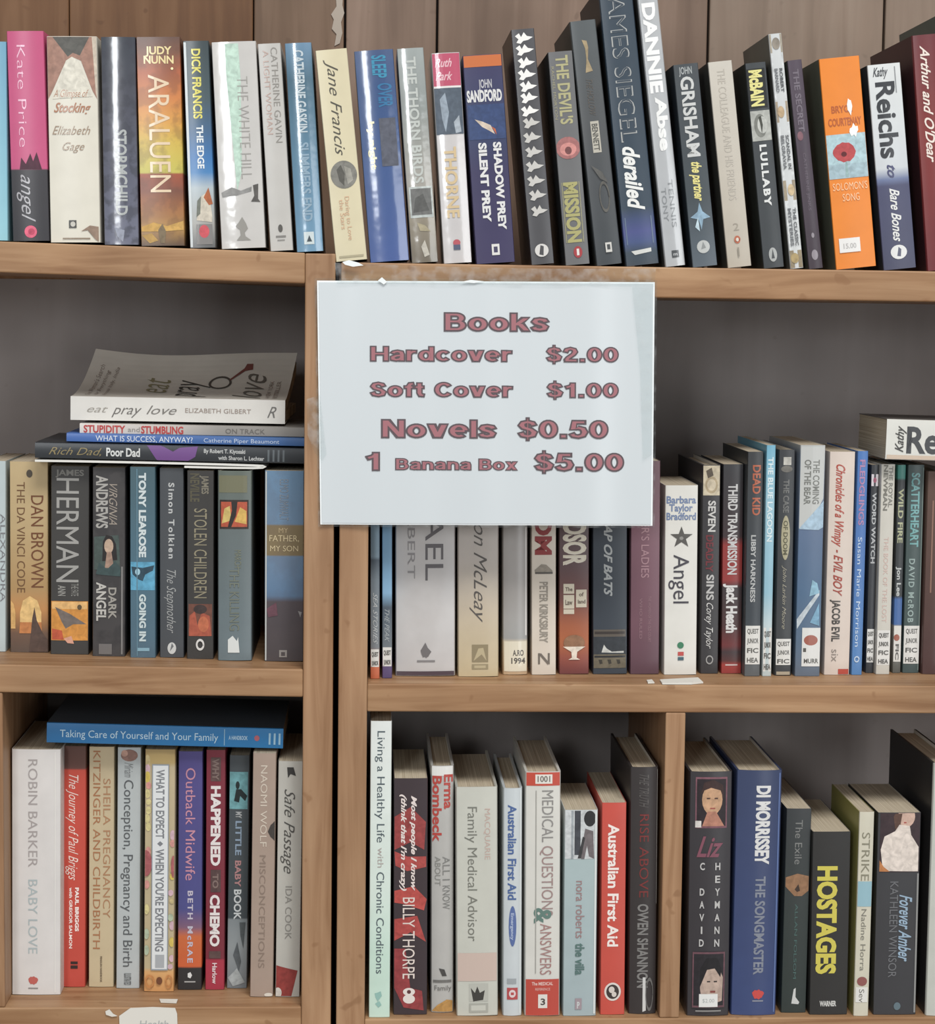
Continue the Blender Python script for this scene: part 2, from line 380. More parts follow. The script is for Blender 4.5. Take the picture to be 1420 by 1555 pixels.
for z in (-.92, -1.23, -1.47): bx('shelf', (-.6399, .0002, zl(z-.0245)), (-.0531, DEP-.007, zl(z)), WH)
RC, bx = case('bookcase', 'wider oak bookcase on the right with a divider in its lower part', -.0222, .90, 0, None, None, None)
bx('side_panel', (-.0222, 0, 0), (.0030, DEP, zl(.0175)), WV)
bx('side_panel', (.875, 0, 0), (.900, DEP, zl(.0175)), WV)
bx('back_panel', (.0032, DEP-.006, .02), (.8748, DEP-.0005, zl(.02)), BACK, 0)
bx('top_board', (-.0222, 0, zl(.0177)), (.900, DEP, zl(.0440)), WH, .0012, (0, -.0018))
bx('shelf', (.0031, .0002, zl(-.3215-.0247)), (.8749, DEP-.007, zl(-.3215)), WH)
bx('shelf', (.0031, .0002, zl(-.6225-.0250)), (.8749, DEP-.007, zl(-.6225)), WH)
bx('divider', (.2660, .0006, zl(-.6224)), (.2836, DEP-.007, zl(-.3463)), WV)
for z in (-.93, -1.24, -1.47): bx('shelf', (.0031, .0002, zl(z-.025)), (.8749, DEP-.007, zl(z)), WH)
# ------------------------------------------------------------------ books, top row, left to right
book('tl', -24, 12, 63, -22, 15, 366, [(63, '6f9fb8'), (366, '8fc0cc')], 'light blue paperback at the left end of the top row, cut by the picture edge', d=.11)
book('tl', 6, 67, 47, 17, 75, 365, [(47, 'bb5078'), (255, 'bd527a'), (257, '38363a'), (365, '333236')], 'pink and black paperback with a thin white name and a rose dot', [
    T('Kate Price', .38, .24, 68, 222, 'e3b0c4', 'l'), G([(.25, 256), (.3, 238), (.42, 248), (.55, 232), (.62, 244), (.72, 230), (.85, 256)], '4a2434'),
    T('angel', .47, .4, 264, 336, 'a9a7ab', 's'), E(.5, 351, .17, 9.5, 'd8627c'), E(.52, 351, .09, 5, 'b8455f')], d=.112, sag=.0012)
book('tl', 70, 147, 55, 76, 153, 369, 'd3cec0', 'cream paperback with a grey and pink bottle shape and brown script on top row', [
    G([(0, 55.5), (1, 55.5), (1, 150), (.9, 138), (.68, 92), (.5, 86), (.38, 92), (.1, 138), (0, 150)], '9c7768'),
    G([(.12, 56), (.85, 56), (.66, 84), (.52, 80), (.42, 86)], '56544f'), G([(.9, 56), (1, 56), (1, 150), (.96, 140)], 'c0b3a2'),
    G([(.1, 150), (.38, 92), (.5, 86), (.62, 92), (.9, 146)], 'd3cec0'),
    H('A Glimpse of', 147, 12, .12, .82, 'a8785e', 's'), H('Stocking', 170, 15, .12, .86, 'a8785e', 'sb'), H('Elizabeth', 204, 14, .08, .84, '9d8875', 's'), H('Gage', 228, 13, .28, .72, '9d8875', 's'),
    Q(.38, .53, 335, 347, '35322e', 'publisher_mark'), E(.46, 341, .05, 4, 'b8b4aa', 'publisher_mark'),
    G([(.62, 352), (.8, 343), (.97, 345), (.97, 368), (.9, 364), (.75, 350)], '8d7767'), Q(.25, .8, 362, 364, '8a7a68')], d=.112, sag=.0012)
book('tl', 152, 206, 56, 158, 211, 372, [(56, '3c4048'), (150, '4a4b55'), (260, '5a5c6b'), (372, '6d6f80')], 'blue grey mottled paperback with white vertical lettering, glossy', [
    T('STORMCHILD', .54, .34, 196, 327, 'a9acab', 'b'), G([(.3, 345), (.6, 350), (.55, 368), (.4, 360)], '9397a5')], gloss=1., mot=('3a3b44', 90, .6), wr=.15, d=.112, sag=.0016)
book('tl', 207, 273, 56, 213, 282, 374, [(55, '5d4136'), (80, '754a35'), (110, 'a85a36'), (150, 'c67a3c'), (185, 'cf9540'), (215, 'c9ab48'), (262, 'bdb451'), (264, '9a4a2c'), (290, '7b4632'), (308, '9a6038'), (330, '9c6c3c'), (345, 'b08548'), (374, '54402f')], 'orange and yellow sunset paperback with large white vertical title', [
    H('JUDY', 82, 12, .2, .8, 'e2cf9a', 'b'), H('NUNN', 96, 12, .16, .84, 'e2cf9a', 'b'), T('ARALUEN', .5, .5, 113, 292, 'ddc6a8', ''),
    G([(.02, 345), (.3, 338), (.6, 344), (.98, 336), (.98, 350), (.5, 352), (.02, 352)], 'c29a55'), G([(.02, 358), (.25, 355), (.4, 366), (.2, 370)], 'b59255'), G([(.4, 350), (.5, 340), (.58, 352), (.55, 370), (.45, 370)], '7a6a52'), E(.8, 104, .03, 2, 'f2e0b0')], gloss=.6, mot=('5a3a2a', 60, .35), d=.112)
book('tl', 276, 318, 62, 289, 327, 377, [(62, '2d3a3e'), (150, '3c4f55'), (200, '375c80'), (240, '2f6ca6'), (262, '3f7ab0'), (285, 'a8b3b8'), (340, '9c9a94'), (377, '57585a')], 'narrow dark green to blue paperback with yellow name and small picture', [
    Q(0, .12, 64, 376, 'c9cfd0'), T('DICK FRANCIS', .5, .34, 74, 180, 'd8cf6a', 'b'), T('THE EDGE', .55, .26, 190, 256, 'dfe4e6', 'b'),
    G([(.3, 335), (.45, 300), (.8, 290), (.92, 330), (.9, 338)], 'c9c0b0'), G([(.6, 300), (.8, 285), (.95, 310), (.8, 312)], 'a8603c'), G([(.3, 330), (.35, 305), (.5, 298), (.45, 325)], '6f7268'),
    Q(.28, .9, 341, 372, '7d7a78'), E(.58, 352, .2, 10, 'c2525a')], gloss=.8, d=.112)
book('tl', 321, 388, 63, 335, 405, 378, 'c2bfbb', 'light grey paperback with a green sheen and a tiny snow picture', [
    G([(.3, 66), (.6, 66), (.62, 120), (.58, 200), (.55, 260), (.42, 290), (.36, 200), (.3, 120)], 'b7cfc0'), T('THE WHITE HILL', .66, .26, 116, 272, '9a9792', 'l'),  # pale green polygon paints the sheen on the glossy spine
    G([(.06, 292), (.3, 284), (.5, 290), (.75, 284), (.74, 291), (.4, 297), (.08, 299)], '8c8b89'), G([(.78, 282), (.9, 280), (.88, 303), (.93, 308), (.72, 307), (.8, 298)], '55524f'),
    G([(.35, 366), (.45, 358), (.44, 350), (.34, 344), (.42, 338), (.5, 330), (.58, 340), (.62, 348), (.54, 354), (.56, 360), (.68, 366)], '8f8c86', 'publisher_mark')], gloss=1., sag=.0016, wr=.2, d=.112)
book('tl', 390, 427, 66, 411, 445, 380, 'b9b6b1', 'slim pale grey paperback with name printed in faint brown and grey', [
    T('CATHERINE GAVIN', .7, .3, 72, 216, '8b8781'), T('A LIGHT WOMAN', .33, .26, 76, 203, 'b39a90'), E(.5, 346, .1, 6, '55524e', 'publisher_mark'), Q(.28, .72, 357, 360, '7d7a76', 'publisher_mark'), Q(.34, .66, 363, 365, '8d8a86', 'publisher_mark')], d=.112)
book('tl', 431, 474, 65, 451, 491, 381, [(65, '6c8ba5'), (120, '4b6a7c'), (230, '5c7f96'), (381, '6f95b0')], 'blue grey laminated paperback with embossed lettering left of the cream one', [
    T('CATHERINE GASKIN', .5, .36, 76, 200, 'b9c4ca', 'b'), T('SUMMERS END', .5, .36, 215, 335, '89a1b2', 'b'), Q(.3, .68, 351, 370, 'c5cfd0', 'publisher_mark'), G([(.4, 366), (.5, 356), (.6, 366)], '3a454c', 'publisher_mark')], gloss=1.2, sag=.0020, wr=.12, side='26343a', d=.112)
book('tr', 478, 528, 75, 510, 558, 393, 'cfc5a6', 'cream paperback with a handwritten name and round grey photo', [
    T('Jane Francis', .5, .36, 90, 234, '4f4b42', 's'), E(.52, 263, .42, 21, '7b7972', n=28), G([(.3, 255), (.45, 248), (.55, 262), (.5, 280), (.36, 272)], '54524c'), G([(.55, 250), (.75, 255), (.8, 272), (.62, 278)], '9a978e'),
    T('Daring to Love', .55, .15, 296, 362, 'cda98a'), T('the Stars', .36, .15, 300, 345, 'cda98a'), Q(.12, .9, 385, 388, 'a89f84')], d=.112, s=.001)
book('tr', 537, 598, 76, 562, 622, 393, [(76, '45577c'), (130, '37507c'), (230, '3d5584'), (393, '465c94')], 'broad royal blue paperback with turquoise letters and a strong white glare', [
    T('SLEEP', .62, .36, 84, 118, '3587a8', 'b'), T('OVER', .72, .36, 126, 162, '2b6c98', 'b'), Q(.5, .92, 178, 250, '575a66', 'printed_picture'), T('by night', .3, .16, 182, 254, 'd8cf9c', 'b')], gloss=1.3, sag=.0022, wr=.12, d=.115)
book('tr', 601, 645, 73, 626, 665, 396, [(73, '9aa09e'), (160, '8a8f8c'), (280, 'a09c94'), (330, '8d8474'), (396, '6f675a')], 'grey laminated paperback with a small dark framed photo low on its spine', [
    T('THE THORN BIRDS', .5, .36, 86, 276, 'b9bdb8', 'b'), Q(.08, .95, 281, 328, 'b9bfbc', 'photo'), Q(.14, .9, 284, 324, '6c6c6a', 'photo'), G([(.2, 320), (.3, 298), (.6, 292), (.8, 318)], '565654', 'photo'), G([(.3, 335), (.6, 340), (.8, 350), (.4, 348)], 'a3997f'), G([(.4, 372), (.55, 362), (.7, 385), (.5, 388)], 'b9b4a8')], gloss=1.3, sag=.0016, wr=.25, d=.112)
book('tr', 654, 699, 80, 674, 717, 399, 'c3bfbe', 'pale grey paperback with a pink block on top and gold flecked title', [
    Q(.01, .99, 81, 130, 'b64c66'), Q(.01, .99, 130, 133, 'dad5d2'), H('Ruth', 101, 13, .1, .7, 'dcb3ba', 'sb'), H('Park', 121, 13, .1, .7, 'dcb3ba', 'sb'), Q(.01, .99, 133, 203, '525c68', 'photo'), G([(.2, 150), (.4, 140), (.5, 170), (.35, 200), (.25, 180)], '8f9aa6', 'photo'), G([(.65, 185), (.85, 175), (.9, 200), (.7, 202)], '9ea6ae', 'photo'),
    T('THORNE', .46, .44, 222, 330, 'cbb48c', 'b'), E(.5, 368, .13, 5, 'b0525c', 'publisher_mark'), Q(.38, .62, 371, 379, '4f566e', 'publisher_mark')], gloss=1.2, sag=.0016, wr=.12, d=.112)
book('tr', 702, 762, 83, 723, 783, 400, [(83, '3b375a'), (200, '2f3a5c'), (260, '353154'), (400, '3b3558')], 'dark purple paperback with an orange top band and two stacked white titles', [
    Q(0, 1, 83.5, 101, 'c06a3a'), Q(.04, .98, 158, 211, '35466e', 'printed_picture'), H('JOHN', 133, 13, .36, .7, 'b6b5ba', 'b'), H('SANDFORD', 153, 17, .04, .94, 'd2d1d0', 'B'),
    G([(.2, 180), (.4, 184), (.6, 190), (.7, 204), (.55, 198), (.38, 192)], 'c9b9a8'), G([(.62, 192), (.72, 196), (.74, 205)], 'b5603c'),
    T('SHADOW PREY', .74, .2, 216, 350, 'd6d5d4', 'B'), T('SILENT PREY', .36, .2, 216, 337, 'd6d5d4', 'B'), Q(.42, .62, 371, 388, 'd6d4d0', 'publisher_mark'), Q(.47, .57, 375, 384, '45415c', 'publisher_mark')], d=.112)
birds = []
for i, yy in enumerate([58, 76, 95, 113, 131, 148, 168, 186, 208, 230, 252, 274, 296, 320]):
    q = random.uniform(-.04, .04); c = 'e8e6e2' if i < 7 else 'c2bfba'
    birds += [G([(.16+q, yy-4), (.34+q, yy-8), (.42+q, yy-2), (.55+q, yy-9), (.66, yy-3), (.92, yy-1), (.7, yy+3), (.5+q, yy+4), (.38+q, yy+8), (.2+q, yy+6), (.3+q, yy+1)], c, 'lettering')]
book('tr', 776, 811, 44, 806, 843, 401, '454447', 'black paperback with a column of ragged white shapes, beside the purple one', birds+[E(.5, 380, .3, 10, 'cfccc8', 'publisher_mark'), G([(.38, 386), (.46, 372), (.6, 374), (.56, 388)], '4a494b', 'publisher_mark')], side='3d3129', gloss=.7, d=.118)
book('tr', 831, 871, 78, 859, 897, 402, '676768', 'grey paperback with yellowish lettering and a glowing pink spot halfway', [
    T('THE DEVIL\'S', .55, .5, 84, 188, 'a9a47c', 'b'), T('RACHEL MORTON', .14, .12, 100, 180, '9c977c'), E(.5, 224, .5, 17, 'a06a68'), E(.5, 226, .34, 10, 'c88882'), E(.5, 228, .14, 6, '6e4444'),
    T('MISSION', .48, .56, 276, 368, 'a5a06c', 'B'), Q(.1, .14, 276, 368, '8f8c70'), Q(.8, .84, 276, 368, '8f8c70'), E(.55, 383, .18, 9, 'a03c40', 'publisher_mark'), Q(.5, .6, 378, 388, 'd9d5d0', 'publisher_mark')], side='2b3034', d=.118)
book('tr', 864, 904, 31, 903, 947, 404, [(31, '53585a'), (200, '4a4c4e'), (404, '3d4246')], 'tall slate grey hardback with a gold squiggle near its top', [
    G([(.38, 60), (.56, 62), (.6, 72), (.54, 90), (.68, 108), (.4, 110), (.48, 90), (.48, 74)], '9b8a6c'), Q(.36, .68, 184, 232, 'b3aea2', 'title_label'), T('BENNETT', .52, .22, 188, 229, '55544f', 'b', 'title_label'),
    T('THE HOLLOW', .5, .26, 120, 176, '5e5852', 's'), RR(.6, 300, .2, 24, .8, 0, '5c5a55'), G([(.2, 250), (.6, 262), (.8, 280), (.5, 272)], '595855'), Q(.42, .66, 370, 385, 'c9c7c2', 'publisher_mark'), Q(.48, .6, 373, 381, '45484a', 'publisher_mark')], kind='h', d=.15, side='333634', sag=.001)
book('tr', 906, 961, -22, 951, 1001, 404, [(-22, '33404c'), (316, '2f3e4c'), (335, '3d4a70'), (352, '484f82'), (368, '41507a'), (384, '36434f'), (404, '38424c')], 'very tall dark blue hardback with outlined grey name and white slanted title', [
    T('JAMES SIEGEL', .5, .52, -18, 215, 'a5a6a4'), T('JAMES SIEGEL', .5, .46, -16.5, 213.5, '3e4852', 'l'), T('derailed', .5, .5, 222, 320, 'e0e0dd', 'bi'),
    Q(.1, .13, 330, 372, '65748a'), Q(.87, .9, 330, 372, '65748a'), G([(.2, 382), (.8, 379), (.8, 385), (.3, 388)], 'c9cac6', 'publisher_mark')], kind='h', d=.155, sag=.0014, side='242527')
book('tr', 965, 1000, -14, 1011, 1041, 404, 'aeb0b2', 'tall pale grey hardback with bulging white letters, right of the dark blue one', [
    T('DANNIE', .5, .6, 4, 140, 'e9e9e8', 'B'), T('Abse', .62, .5, 146, 228, 'e6e6e4', 'B'), T('TENNIS', .66, .24, 272, 345, '85888a'), T('TONY', .3, .24, 284, 335, '85888a'), Q(.38, .72, 380, 391, '44474a', 'publisher_mark'), H('m', 388, 5, .45, .65, 'b0b2b4', 'b', 'publisher_mark')], kind='h', d=.155, gloss=1.2, side='4b4d4d', sag=.001)
book('tr', 1022, 1060, 97, 1051, 1091, 406, [(97, '41464a'), (300, '3c4449'), (406, '566069')], 'dark slate paperback with a big white surname and yellow slanted title', [
    H('JOHN', 112, 11, .2, .72, '9fa3a3', 'b'), T('GRISHAM', .5, .52, 116, 238, 'c3c4c2', 'b'), T('the partner', .55, .4, 246, 306, 'd9cf86', 'bi'),
    G([(.1, 330), (.4, 322), (.5, 308), (.6, 322), (.9, 332), (.6, 334), (.5, 350), (.42, 334)], '8aa5b8'), G([(.25, 345), (.4, 330), (.42, 352)], 'b8cbd4'), E(.5, 376, .26, 10, 'b5b7b5', 'publisher_mark'), G([(.4, 380), (.5, 368), (.6, 378)], '8a8d8c', 'publisher_mark')], side='29313a', d=.112)
book('tr', 1074, 1112, 93, 1105, 1142, 408, [(93, 'c3bdb2'), (408, 'b3aa9c')], 'cream paperback with faint embossed lettering and a red ring near the foot', [
    T('THE COLLEAGUE AND HIS FRIENDS', .5, .34, 105, 305, 'b4ada2'), H('2', 352, 12, .38, .62, '9c9488'), *RR(.5, 366, .13, 6, .5, 0, 'b86a50'), E(.5, 366, .06, 3, 'd0c8bc'), Q(.47, .53, 378, 392, '8f887c')], d=.112, side='44443f')
book('tr', 1131, 1163, 95, 1159, 1192, 409, '3b3f42', 'black paperback with a yellow name panel, crescent photo and white title', [
    Q(.02, .9, 104, 164, '1f2020'), T('McBAIN', .46, .6, 106, 161, 'd9d28a', 'B'), Q(.02, .96, 168, 214, 'a9aaa4', 'photo'), E(.46, 191, .3, 18, '7b7c76', 'photo'), E(.56, 190, .24, 13, 'b5b6b0', 'photo'), G([(.4, 178), (.52, 176), (.58, 190), (.5, 204), (.46, 190)], '45463f', 'photo'),
    T('LULLABY', .5, .32, 220, 314, 'd4d5d3', 'B', sp=1.25), E(.5, 389, .2, 11, 'a5a7a5', 'publisher_mark'), G([(.42, 395), (.5, 380), (.58, 395)], '4a4d4f', 'publisher_mark')], side='30332f', d=.112)
st = []
for a, b_, c in ((50, 80, 'a39a8a'), (80, 154, 'c9cbcb'), (154, 186, '9d8f7c'), (186, 275, 'c9cbcb'), (275, 306, '9c907c'), (306, 383, 'cdcfcf'), (383, 410, '8f826b')): st.append(Q(0, 1, a, b_, c, 'printed_picture'))
st += [E(.5, 66, .3, 9, '8b8378'), E(.4, 170, .25, 9, 'b49c7c'), E(.6, 290, .25, 9, 'c5b08c'), E(.4, 395, .3, 8, 'a8946a')]
for a, b_, s1, s2 in ((104, 140, 'ROBERT', 'BARNARD'), (206, 258, 'SCANDAL IN', 'BELGRAVIA'), (318, 376, 'THE CLASSIC', 'MYSTERIES')): st += [T(s1, .68, .24, a, b_, '55575a', 'b'), T(s2, .32, .24, a, b_, '6b6d70', 'b')]
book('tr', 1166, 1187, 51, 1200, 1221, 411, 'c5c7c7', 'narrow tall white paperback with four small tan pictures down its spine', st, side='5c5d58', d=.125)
book('tr', 1197, 1216, 91, 1226, 1253, 409, [(91, '4f4450'), (409, '3e343c')], 'slim dark plum paperback left of the orange book', [
    T('THE SECRET', .5, .4, 105, 200, '6f6670', 'b'), E(.35, 206, .2, 7, '7d5a62'), T('CATHERINE JINKS', .5, .2, 232, 320, '6a5f6a'), E(.5, 388, .22, 8, '8d868c', 'publisher_mark'), E(.5, 358, .1, 4, '8d868c', 'publisher_mark')], side='464a42', d=.112)
book('tr', 1243, 1305, 87, 1269, 1332, 411, 'e0822e', 'bright orange paperback with a red poppy on a pale blue square', [
    H('BRYCE', 171, 11, .2, .72, 'b05c30', 'b'), H('COURTENAY', 191, 12, .1, .92, 'b05c30', 'b'), Q(.01, .99, 204, 272, 'a9c2c8', 'poppy_picture'), Q(.01, .99, 250, 272, 'a0b6be', 'poppy_picture'), E(.44, 232, .28, 15, 'b04a4c', 'poppy_picture', n=22, b=.05), E(.42, 235, .07, 4, '5f2428', 'poppy_picture'), G([(.44, 247), (.48, 247), (.5, 270), (.42, 270)], '8fa8a8', 'poppy_picture'),
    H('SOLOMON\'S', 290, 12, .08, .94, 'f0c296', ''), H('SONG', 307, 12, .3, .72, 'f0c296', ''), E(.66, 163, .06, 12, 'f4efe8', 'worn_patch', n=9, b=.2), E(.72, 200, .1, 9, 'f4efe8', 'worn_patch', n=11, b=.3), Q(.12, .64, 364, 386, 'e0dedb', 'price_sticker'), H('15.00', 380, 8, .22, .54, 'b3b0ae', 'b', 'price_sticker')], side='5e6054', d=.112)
book('tr', 1317, 1367, 97, 1341, 1393, 410, [(97, 'd3d5d4'), (255, 'c5c9cc'), (272, '6a7596'), (282, '484a66'), (410, '45475e')], 'white and navy paperback with a large black vertical surname', [
    H('Kathy', 115, 14, .14, .6, '4b4d50', 'sb'), T('Reichs', .5, .58, 124, 240, '36383c', 'b'), Q(.8, .83, 102, 142, '8a8c8e'), T('Bare Bones', .52, .3, 286, 368, 'd8d8d6', 'sb'), T('to', .5, .3, 250, 270, '45476a', 'sb'), E(.5, 384, .25, 11, 'd8d8d6', 'publisher_mark'), G([(.44, 390), (.5, 376), (.58, 380), (.55, 391)], '55576a', 'publisher_mark')], side='2e2f36', d=.112)
book('tr', 1385, 1432, 52, 1408, 1456, 411, [(52, '6a3236'), (200, '7d2f2c'), (411, '6d2c30')], 'dark red hardback with white brush script at the right edge of the top row', [
    T('Arthur and O\'Dear', .38, .3, 68, 246, 'e4d6cc', 'sb'), T('MAURICE SHELLEY', .62, .18, 270, 370, 'a8686a', 'b')], kind='h', d=.155, side='3f2226')
book('tr', 1436, 1480, 14, 1462, 1502, 411, '3b4646', 'tall dark green hardback mostly outside the right edge of the top row', [], kind='h', d=.165, side='46504c')

# ------------------------------------------------------------------ middle row, left compartment
book('ml', -22, 9, 700, -22, 9, 990, 'b3bebf', 'pale blue grey book at the left end of the middle row, partly outside the frame', [T('ALEXANDRA', .88, .3, 780, 914, '76777a')], d=.112)
book('ml', 14, 73, 701, 15, 74, 991, [(701, 'b8a27a'), (800, 'b39b72'), (895, 'a8875a'), (925, 'b98450'), (950, '8d6440'), (962, '6a5040'), (991, '5a4a40')], 'tan paperback with brown lettering and glowing arches at its foot', [
    T('THE DA VINCI CODE', .3, .22, 732, 900, '6a4a2c'), T('DAN BROWN', .73, .34, 752, 892, '6a4023', ''), E(.52, 719, .08, 6, '4b4236', 'publisher_mark'),
    G([(.26, 958), (.26, 930), (.34, 912), (.52, 905), (.72, 912), (.82, 930), (.82, 958)], 'd9b478', 'arch_picture', ), G([(.02, 955), (.02, 912), (.1, 918), (.14, 930), (.14, 955)], 'cfa468', 'arch_picture'),
    G([(.24, 962), (.26, 945), (.82, 945), (.84, 962)], 'b87848', 'arch_picture'), G([(.5, 990), (.58, 940), (.64, 922), (.7, 942), (.86, 962), (.98, 972), (.98, 990)], '54423a', 'arch_picture')], d=.115)
book('ml', 77, 136, 708, 76, 135, 994, '3a3836', 'black paperback with long silver capitals and an orange bird picture', [
    H('JAMES', 722, 9, .12, .86, '76746f', 'b'), T('HERMAN', .46, .62, 726, 884, '9a9894', ''), T('THE FATE', .64, .2, 886, 905, '8d8b86'), T('ANN', .3, .2, 889, 905, '8d8b86', 'b'),
    Q(.02, .98, 913, 973, 'c98a42', 'bird_picture'), Q(.04, .96, 914, 925, 'd9ac70', 'bird_picture'), G([(.12, 922), (.5, 932), (.94, 948), (.6, 948), (.4, 955), (.3, 945)], '6f655f', 'bird_picture'), G([(.04, 955), (.3, 958), (.35, 972), (.04, 972)], 'b5543a', 'bird_picture'), E(.76, 922, .06, 4, '5a4a34', 'bird_picture'), G([(.35, 970), (.55, 966), (.62, 978), (.45, 977)], 'cf9a84', 'bird_picture')], d=.112)
book('ml', 140, 191, 710, 140, 190, 997, '3f3c3c', 'dark grey paperback with a portrait of a long-haired woman between silver titles', [
    T('VIRGINIA', .64, .26, 735, 796, '9a8f84', 's'), T('ANDREWS', .3, .36, 722, 802, 'a3a09b', 'b'), G([(.05, 815), (.8, 812), (.85, 865), (.05, 865)], '44504c', 'portrait'),
    G([(.3, 852), (.32, 822), (.42, 812), (.6, 814), (.72, 826), (.76, 850)], '241f1e', 'portrait'), E(.5, 829, .14, 11, 'b39a86', 'portrait'), G([(.38, 862), (.44, 838), (.58, 838), (.66, 862)], '9c8070', 'portrait'), G([(.1, 872), (.2, 854), (.45, 864), (.7, 852), (.86, 862), (.86, 875)], '394a4a', 'portrait'),
    T('DARK', .62, .24, 892, 940, '97938c', 'b'), T('ANGEL', .28, .3, 884, 943, 'b5b2ac', 'b'), Q(.88, .93, 860, 994, '7c7977'), Q(.2, .6, 978, 994, '6b6765', 'publisher_mark')], mot=('2c2a2b', 50, .6), d=.112)
book('ml', 197, 236, 709, 197, 237, 999, [(709, '3f5962'), (850, '466676'), (999, '4a6474')], 'teal paperback with white capitals and a light blue picture band', [
    T('TONY LEAROSE', .5, .27, 718, 846, 'c6cfd0', 'B'), Q(.02, .98, 853, 896, '5a9ab8', 'printed_picture'), G([(.05, 860), (.5, 862), (.95, 858), (.9, 866), (.6, 872), (.5, 882), (.35, 880), (.1, 872)], '2c4452'), E(.3, 868, .1, 5, '9cc0ce'),
    T('GOING IN', .5, .25, 902, 974, 'c0cccd', 'B'), Q(.3, .76, 984, 989, '7fa3b2', 'publisher_mark'), Q(.26, .3, 712, 997, '5f8090')], d=.112, gloss=.6)
book('ml', 242, 279, 711, 242, 280, 999, '44474b', 'charcoal paperback with spaced white handwriting and an oval mark', [
    T('Simon Tolkien', .5, .24, 733, 848, 'b5b6b5', 'b', sp=1.3), T('The Stepmother', .5, .4, 865, 962, '9a9b9a', 's'), E(.5, 985, .18, 9, 'c2c3c1', 'publisher_mark'), G([(.42, 990), (.5, 977), (.58, 982)], '6a6c6e', 'publisher_mark')], d=.112)
book('ml', 284, 325, 715, 283, 325, 1001, '363432', 'black paperback with tan capitals and a fiery orange face picture', [
    T('JAMES', .68, .26, 722, 750, '7a7466', 'b'), T('NEVILLE', .3, .34, 719, 762, '55503f', 'b'), T('STOLEN CHILDREN', .52, .5, 772, 908, '8a826c', ''), Q(.06, .94, 917, 966, '6b4438', 'printed_picture'),
    G([(.08, 966), (.1, 935), (.3, 928), (.4, 950), (.55, 930), (.85, 935), (.92, 966)], 'a35440'), E(.62, 948, .2, 12, 'b9694a'), E(.5, 925, .25, 7, '3c302e'), *RR(.5, 979, .16, 9, .6, 0, 'cfccc8', 'publisher_mark')], d=.112)
book('ml', 330, 383, 715, 330, 383, 1004, [(715, '5f675f'), (800, '616a6a'), (1004, '68757a')], 'grey green hardback with a small red and yellow framed picture', [
    Q(.04, .86, 722, 748, '706f58', 'title_block'), Q(.06, .9, 759, 803, '332a26', 'framed_picture'), Q(.1, .86, 762, 800, 'b0543c', 'framed_picture'), G([(.12, 795), (.2, 772), (.36, 768), (.4, 790)], 'c9b06a', 'framed_picture'), G([(.5, 792), (.66, 770), (.84, 776), (.84, 796)], 'cda85a', 'framed_picture'), G([(.3, 800), (.42, 775), (.4, 762), (.58, 762), (.54, 782), (.4, 800)], '2a2523', 'framed_picture'),
    T('MARCH', .6, .2, 835, 862, '777a68'), T('THE KILLING', .5, .3, 862, 958, '6f7468'), G([(.3, 992), (.3, 972), (.44, 966), (.56, 974), (.6, 968), (.64, 992)], 'd0d3d0', 'publisher_mark')], kind='h', d=.15, side='3b3e3c')
book('ml', 402, 462, 715, 401, 461, 1005, [(715, '62809c'), (796, '66809a'), (798, '7a6a4c'), (843, '7a6a4c'), (845, '687f98'), (905, '5a7694'), (914, '4b4347'), (1005, '463f40')], 'blue and brown paperback with a gold title panel, against the oak post', [
    Q(0, .05, 716, 1004, 'b9bbb8'), T('ELMO ZUMWALT', .5, .24, 728, 790, '77808a'), H('MY', 809, 8, .36, .6, 'ad9a78', ''), H('FATHER,', 822, 10, .12, .88, 'c5b48f', ''), H('MY SON', 837, 9, .14, .86, 'c5b48f', ''),
    G([(.05, 925), (.3, 915), (.34, 935), (.1, 938)], '64424c'), G([(.86, 928), (.96, 930), (.92, 938)], '8d8a8a'), Q(.38, .58, 988, 999, '8a8580', 'publisher_mark'), Q(.43, .53, 991, 997, '4a4343', 'publisher_mark')], d=.112, mot=('54484a', 40, .15))

# ------------------------------------------------------------------ middle row, right compartment
def lib(u0, u1, y0, y1, c='d3d1cc', n=4):
    r = [Q(u0, u1, y0, y1, c, 'library_sticker')]; p = (y1-y0)/n
    for i in range(n): r.append(H(('QUEST', 'JUNIOR', 'FIC', 'HEA', 'F')[i % 5], y0+p*(i+.8), p*.5, u0+.12, u1-.12, '55534f', 'b', 'library_sticker'))
    return r
book('mr', 562, 577, 735, 562, 577, 1031, [(735, '6c8aa0'), (845, '8095a3'), (850, '4a5560'), (880, '6a747c'), (983, '787c80'), (1012, 'c06a4c'), (1031, 'b8603f')], 'very thin grey blue picture book with an orange foot beside the oak post', [
    T('SEA STORIES', .55, .5, 900, 978, 'b5b8b8', 's'), *lib(.02, .98, 986, 1013, n=2)], d=.15, cat='book', sag=.0004)
book('mr', 580, 596, 735, 580, 596, 1030, [(735, '56809f'), (900, '7fa5c2'), (922, '4a5560'), (982, '6a7278'), (1012, '5a4a70'), (1030, '52436a')], 'thin bright blue picture book with a purple foot next to the orange footed one', [
    T('THE PEAK', .5, .5, 925, 975, 'a2a8aa', 's'), *lib(.02, .98, 983, 1012, n=2)], d=.15, sag=.0004)
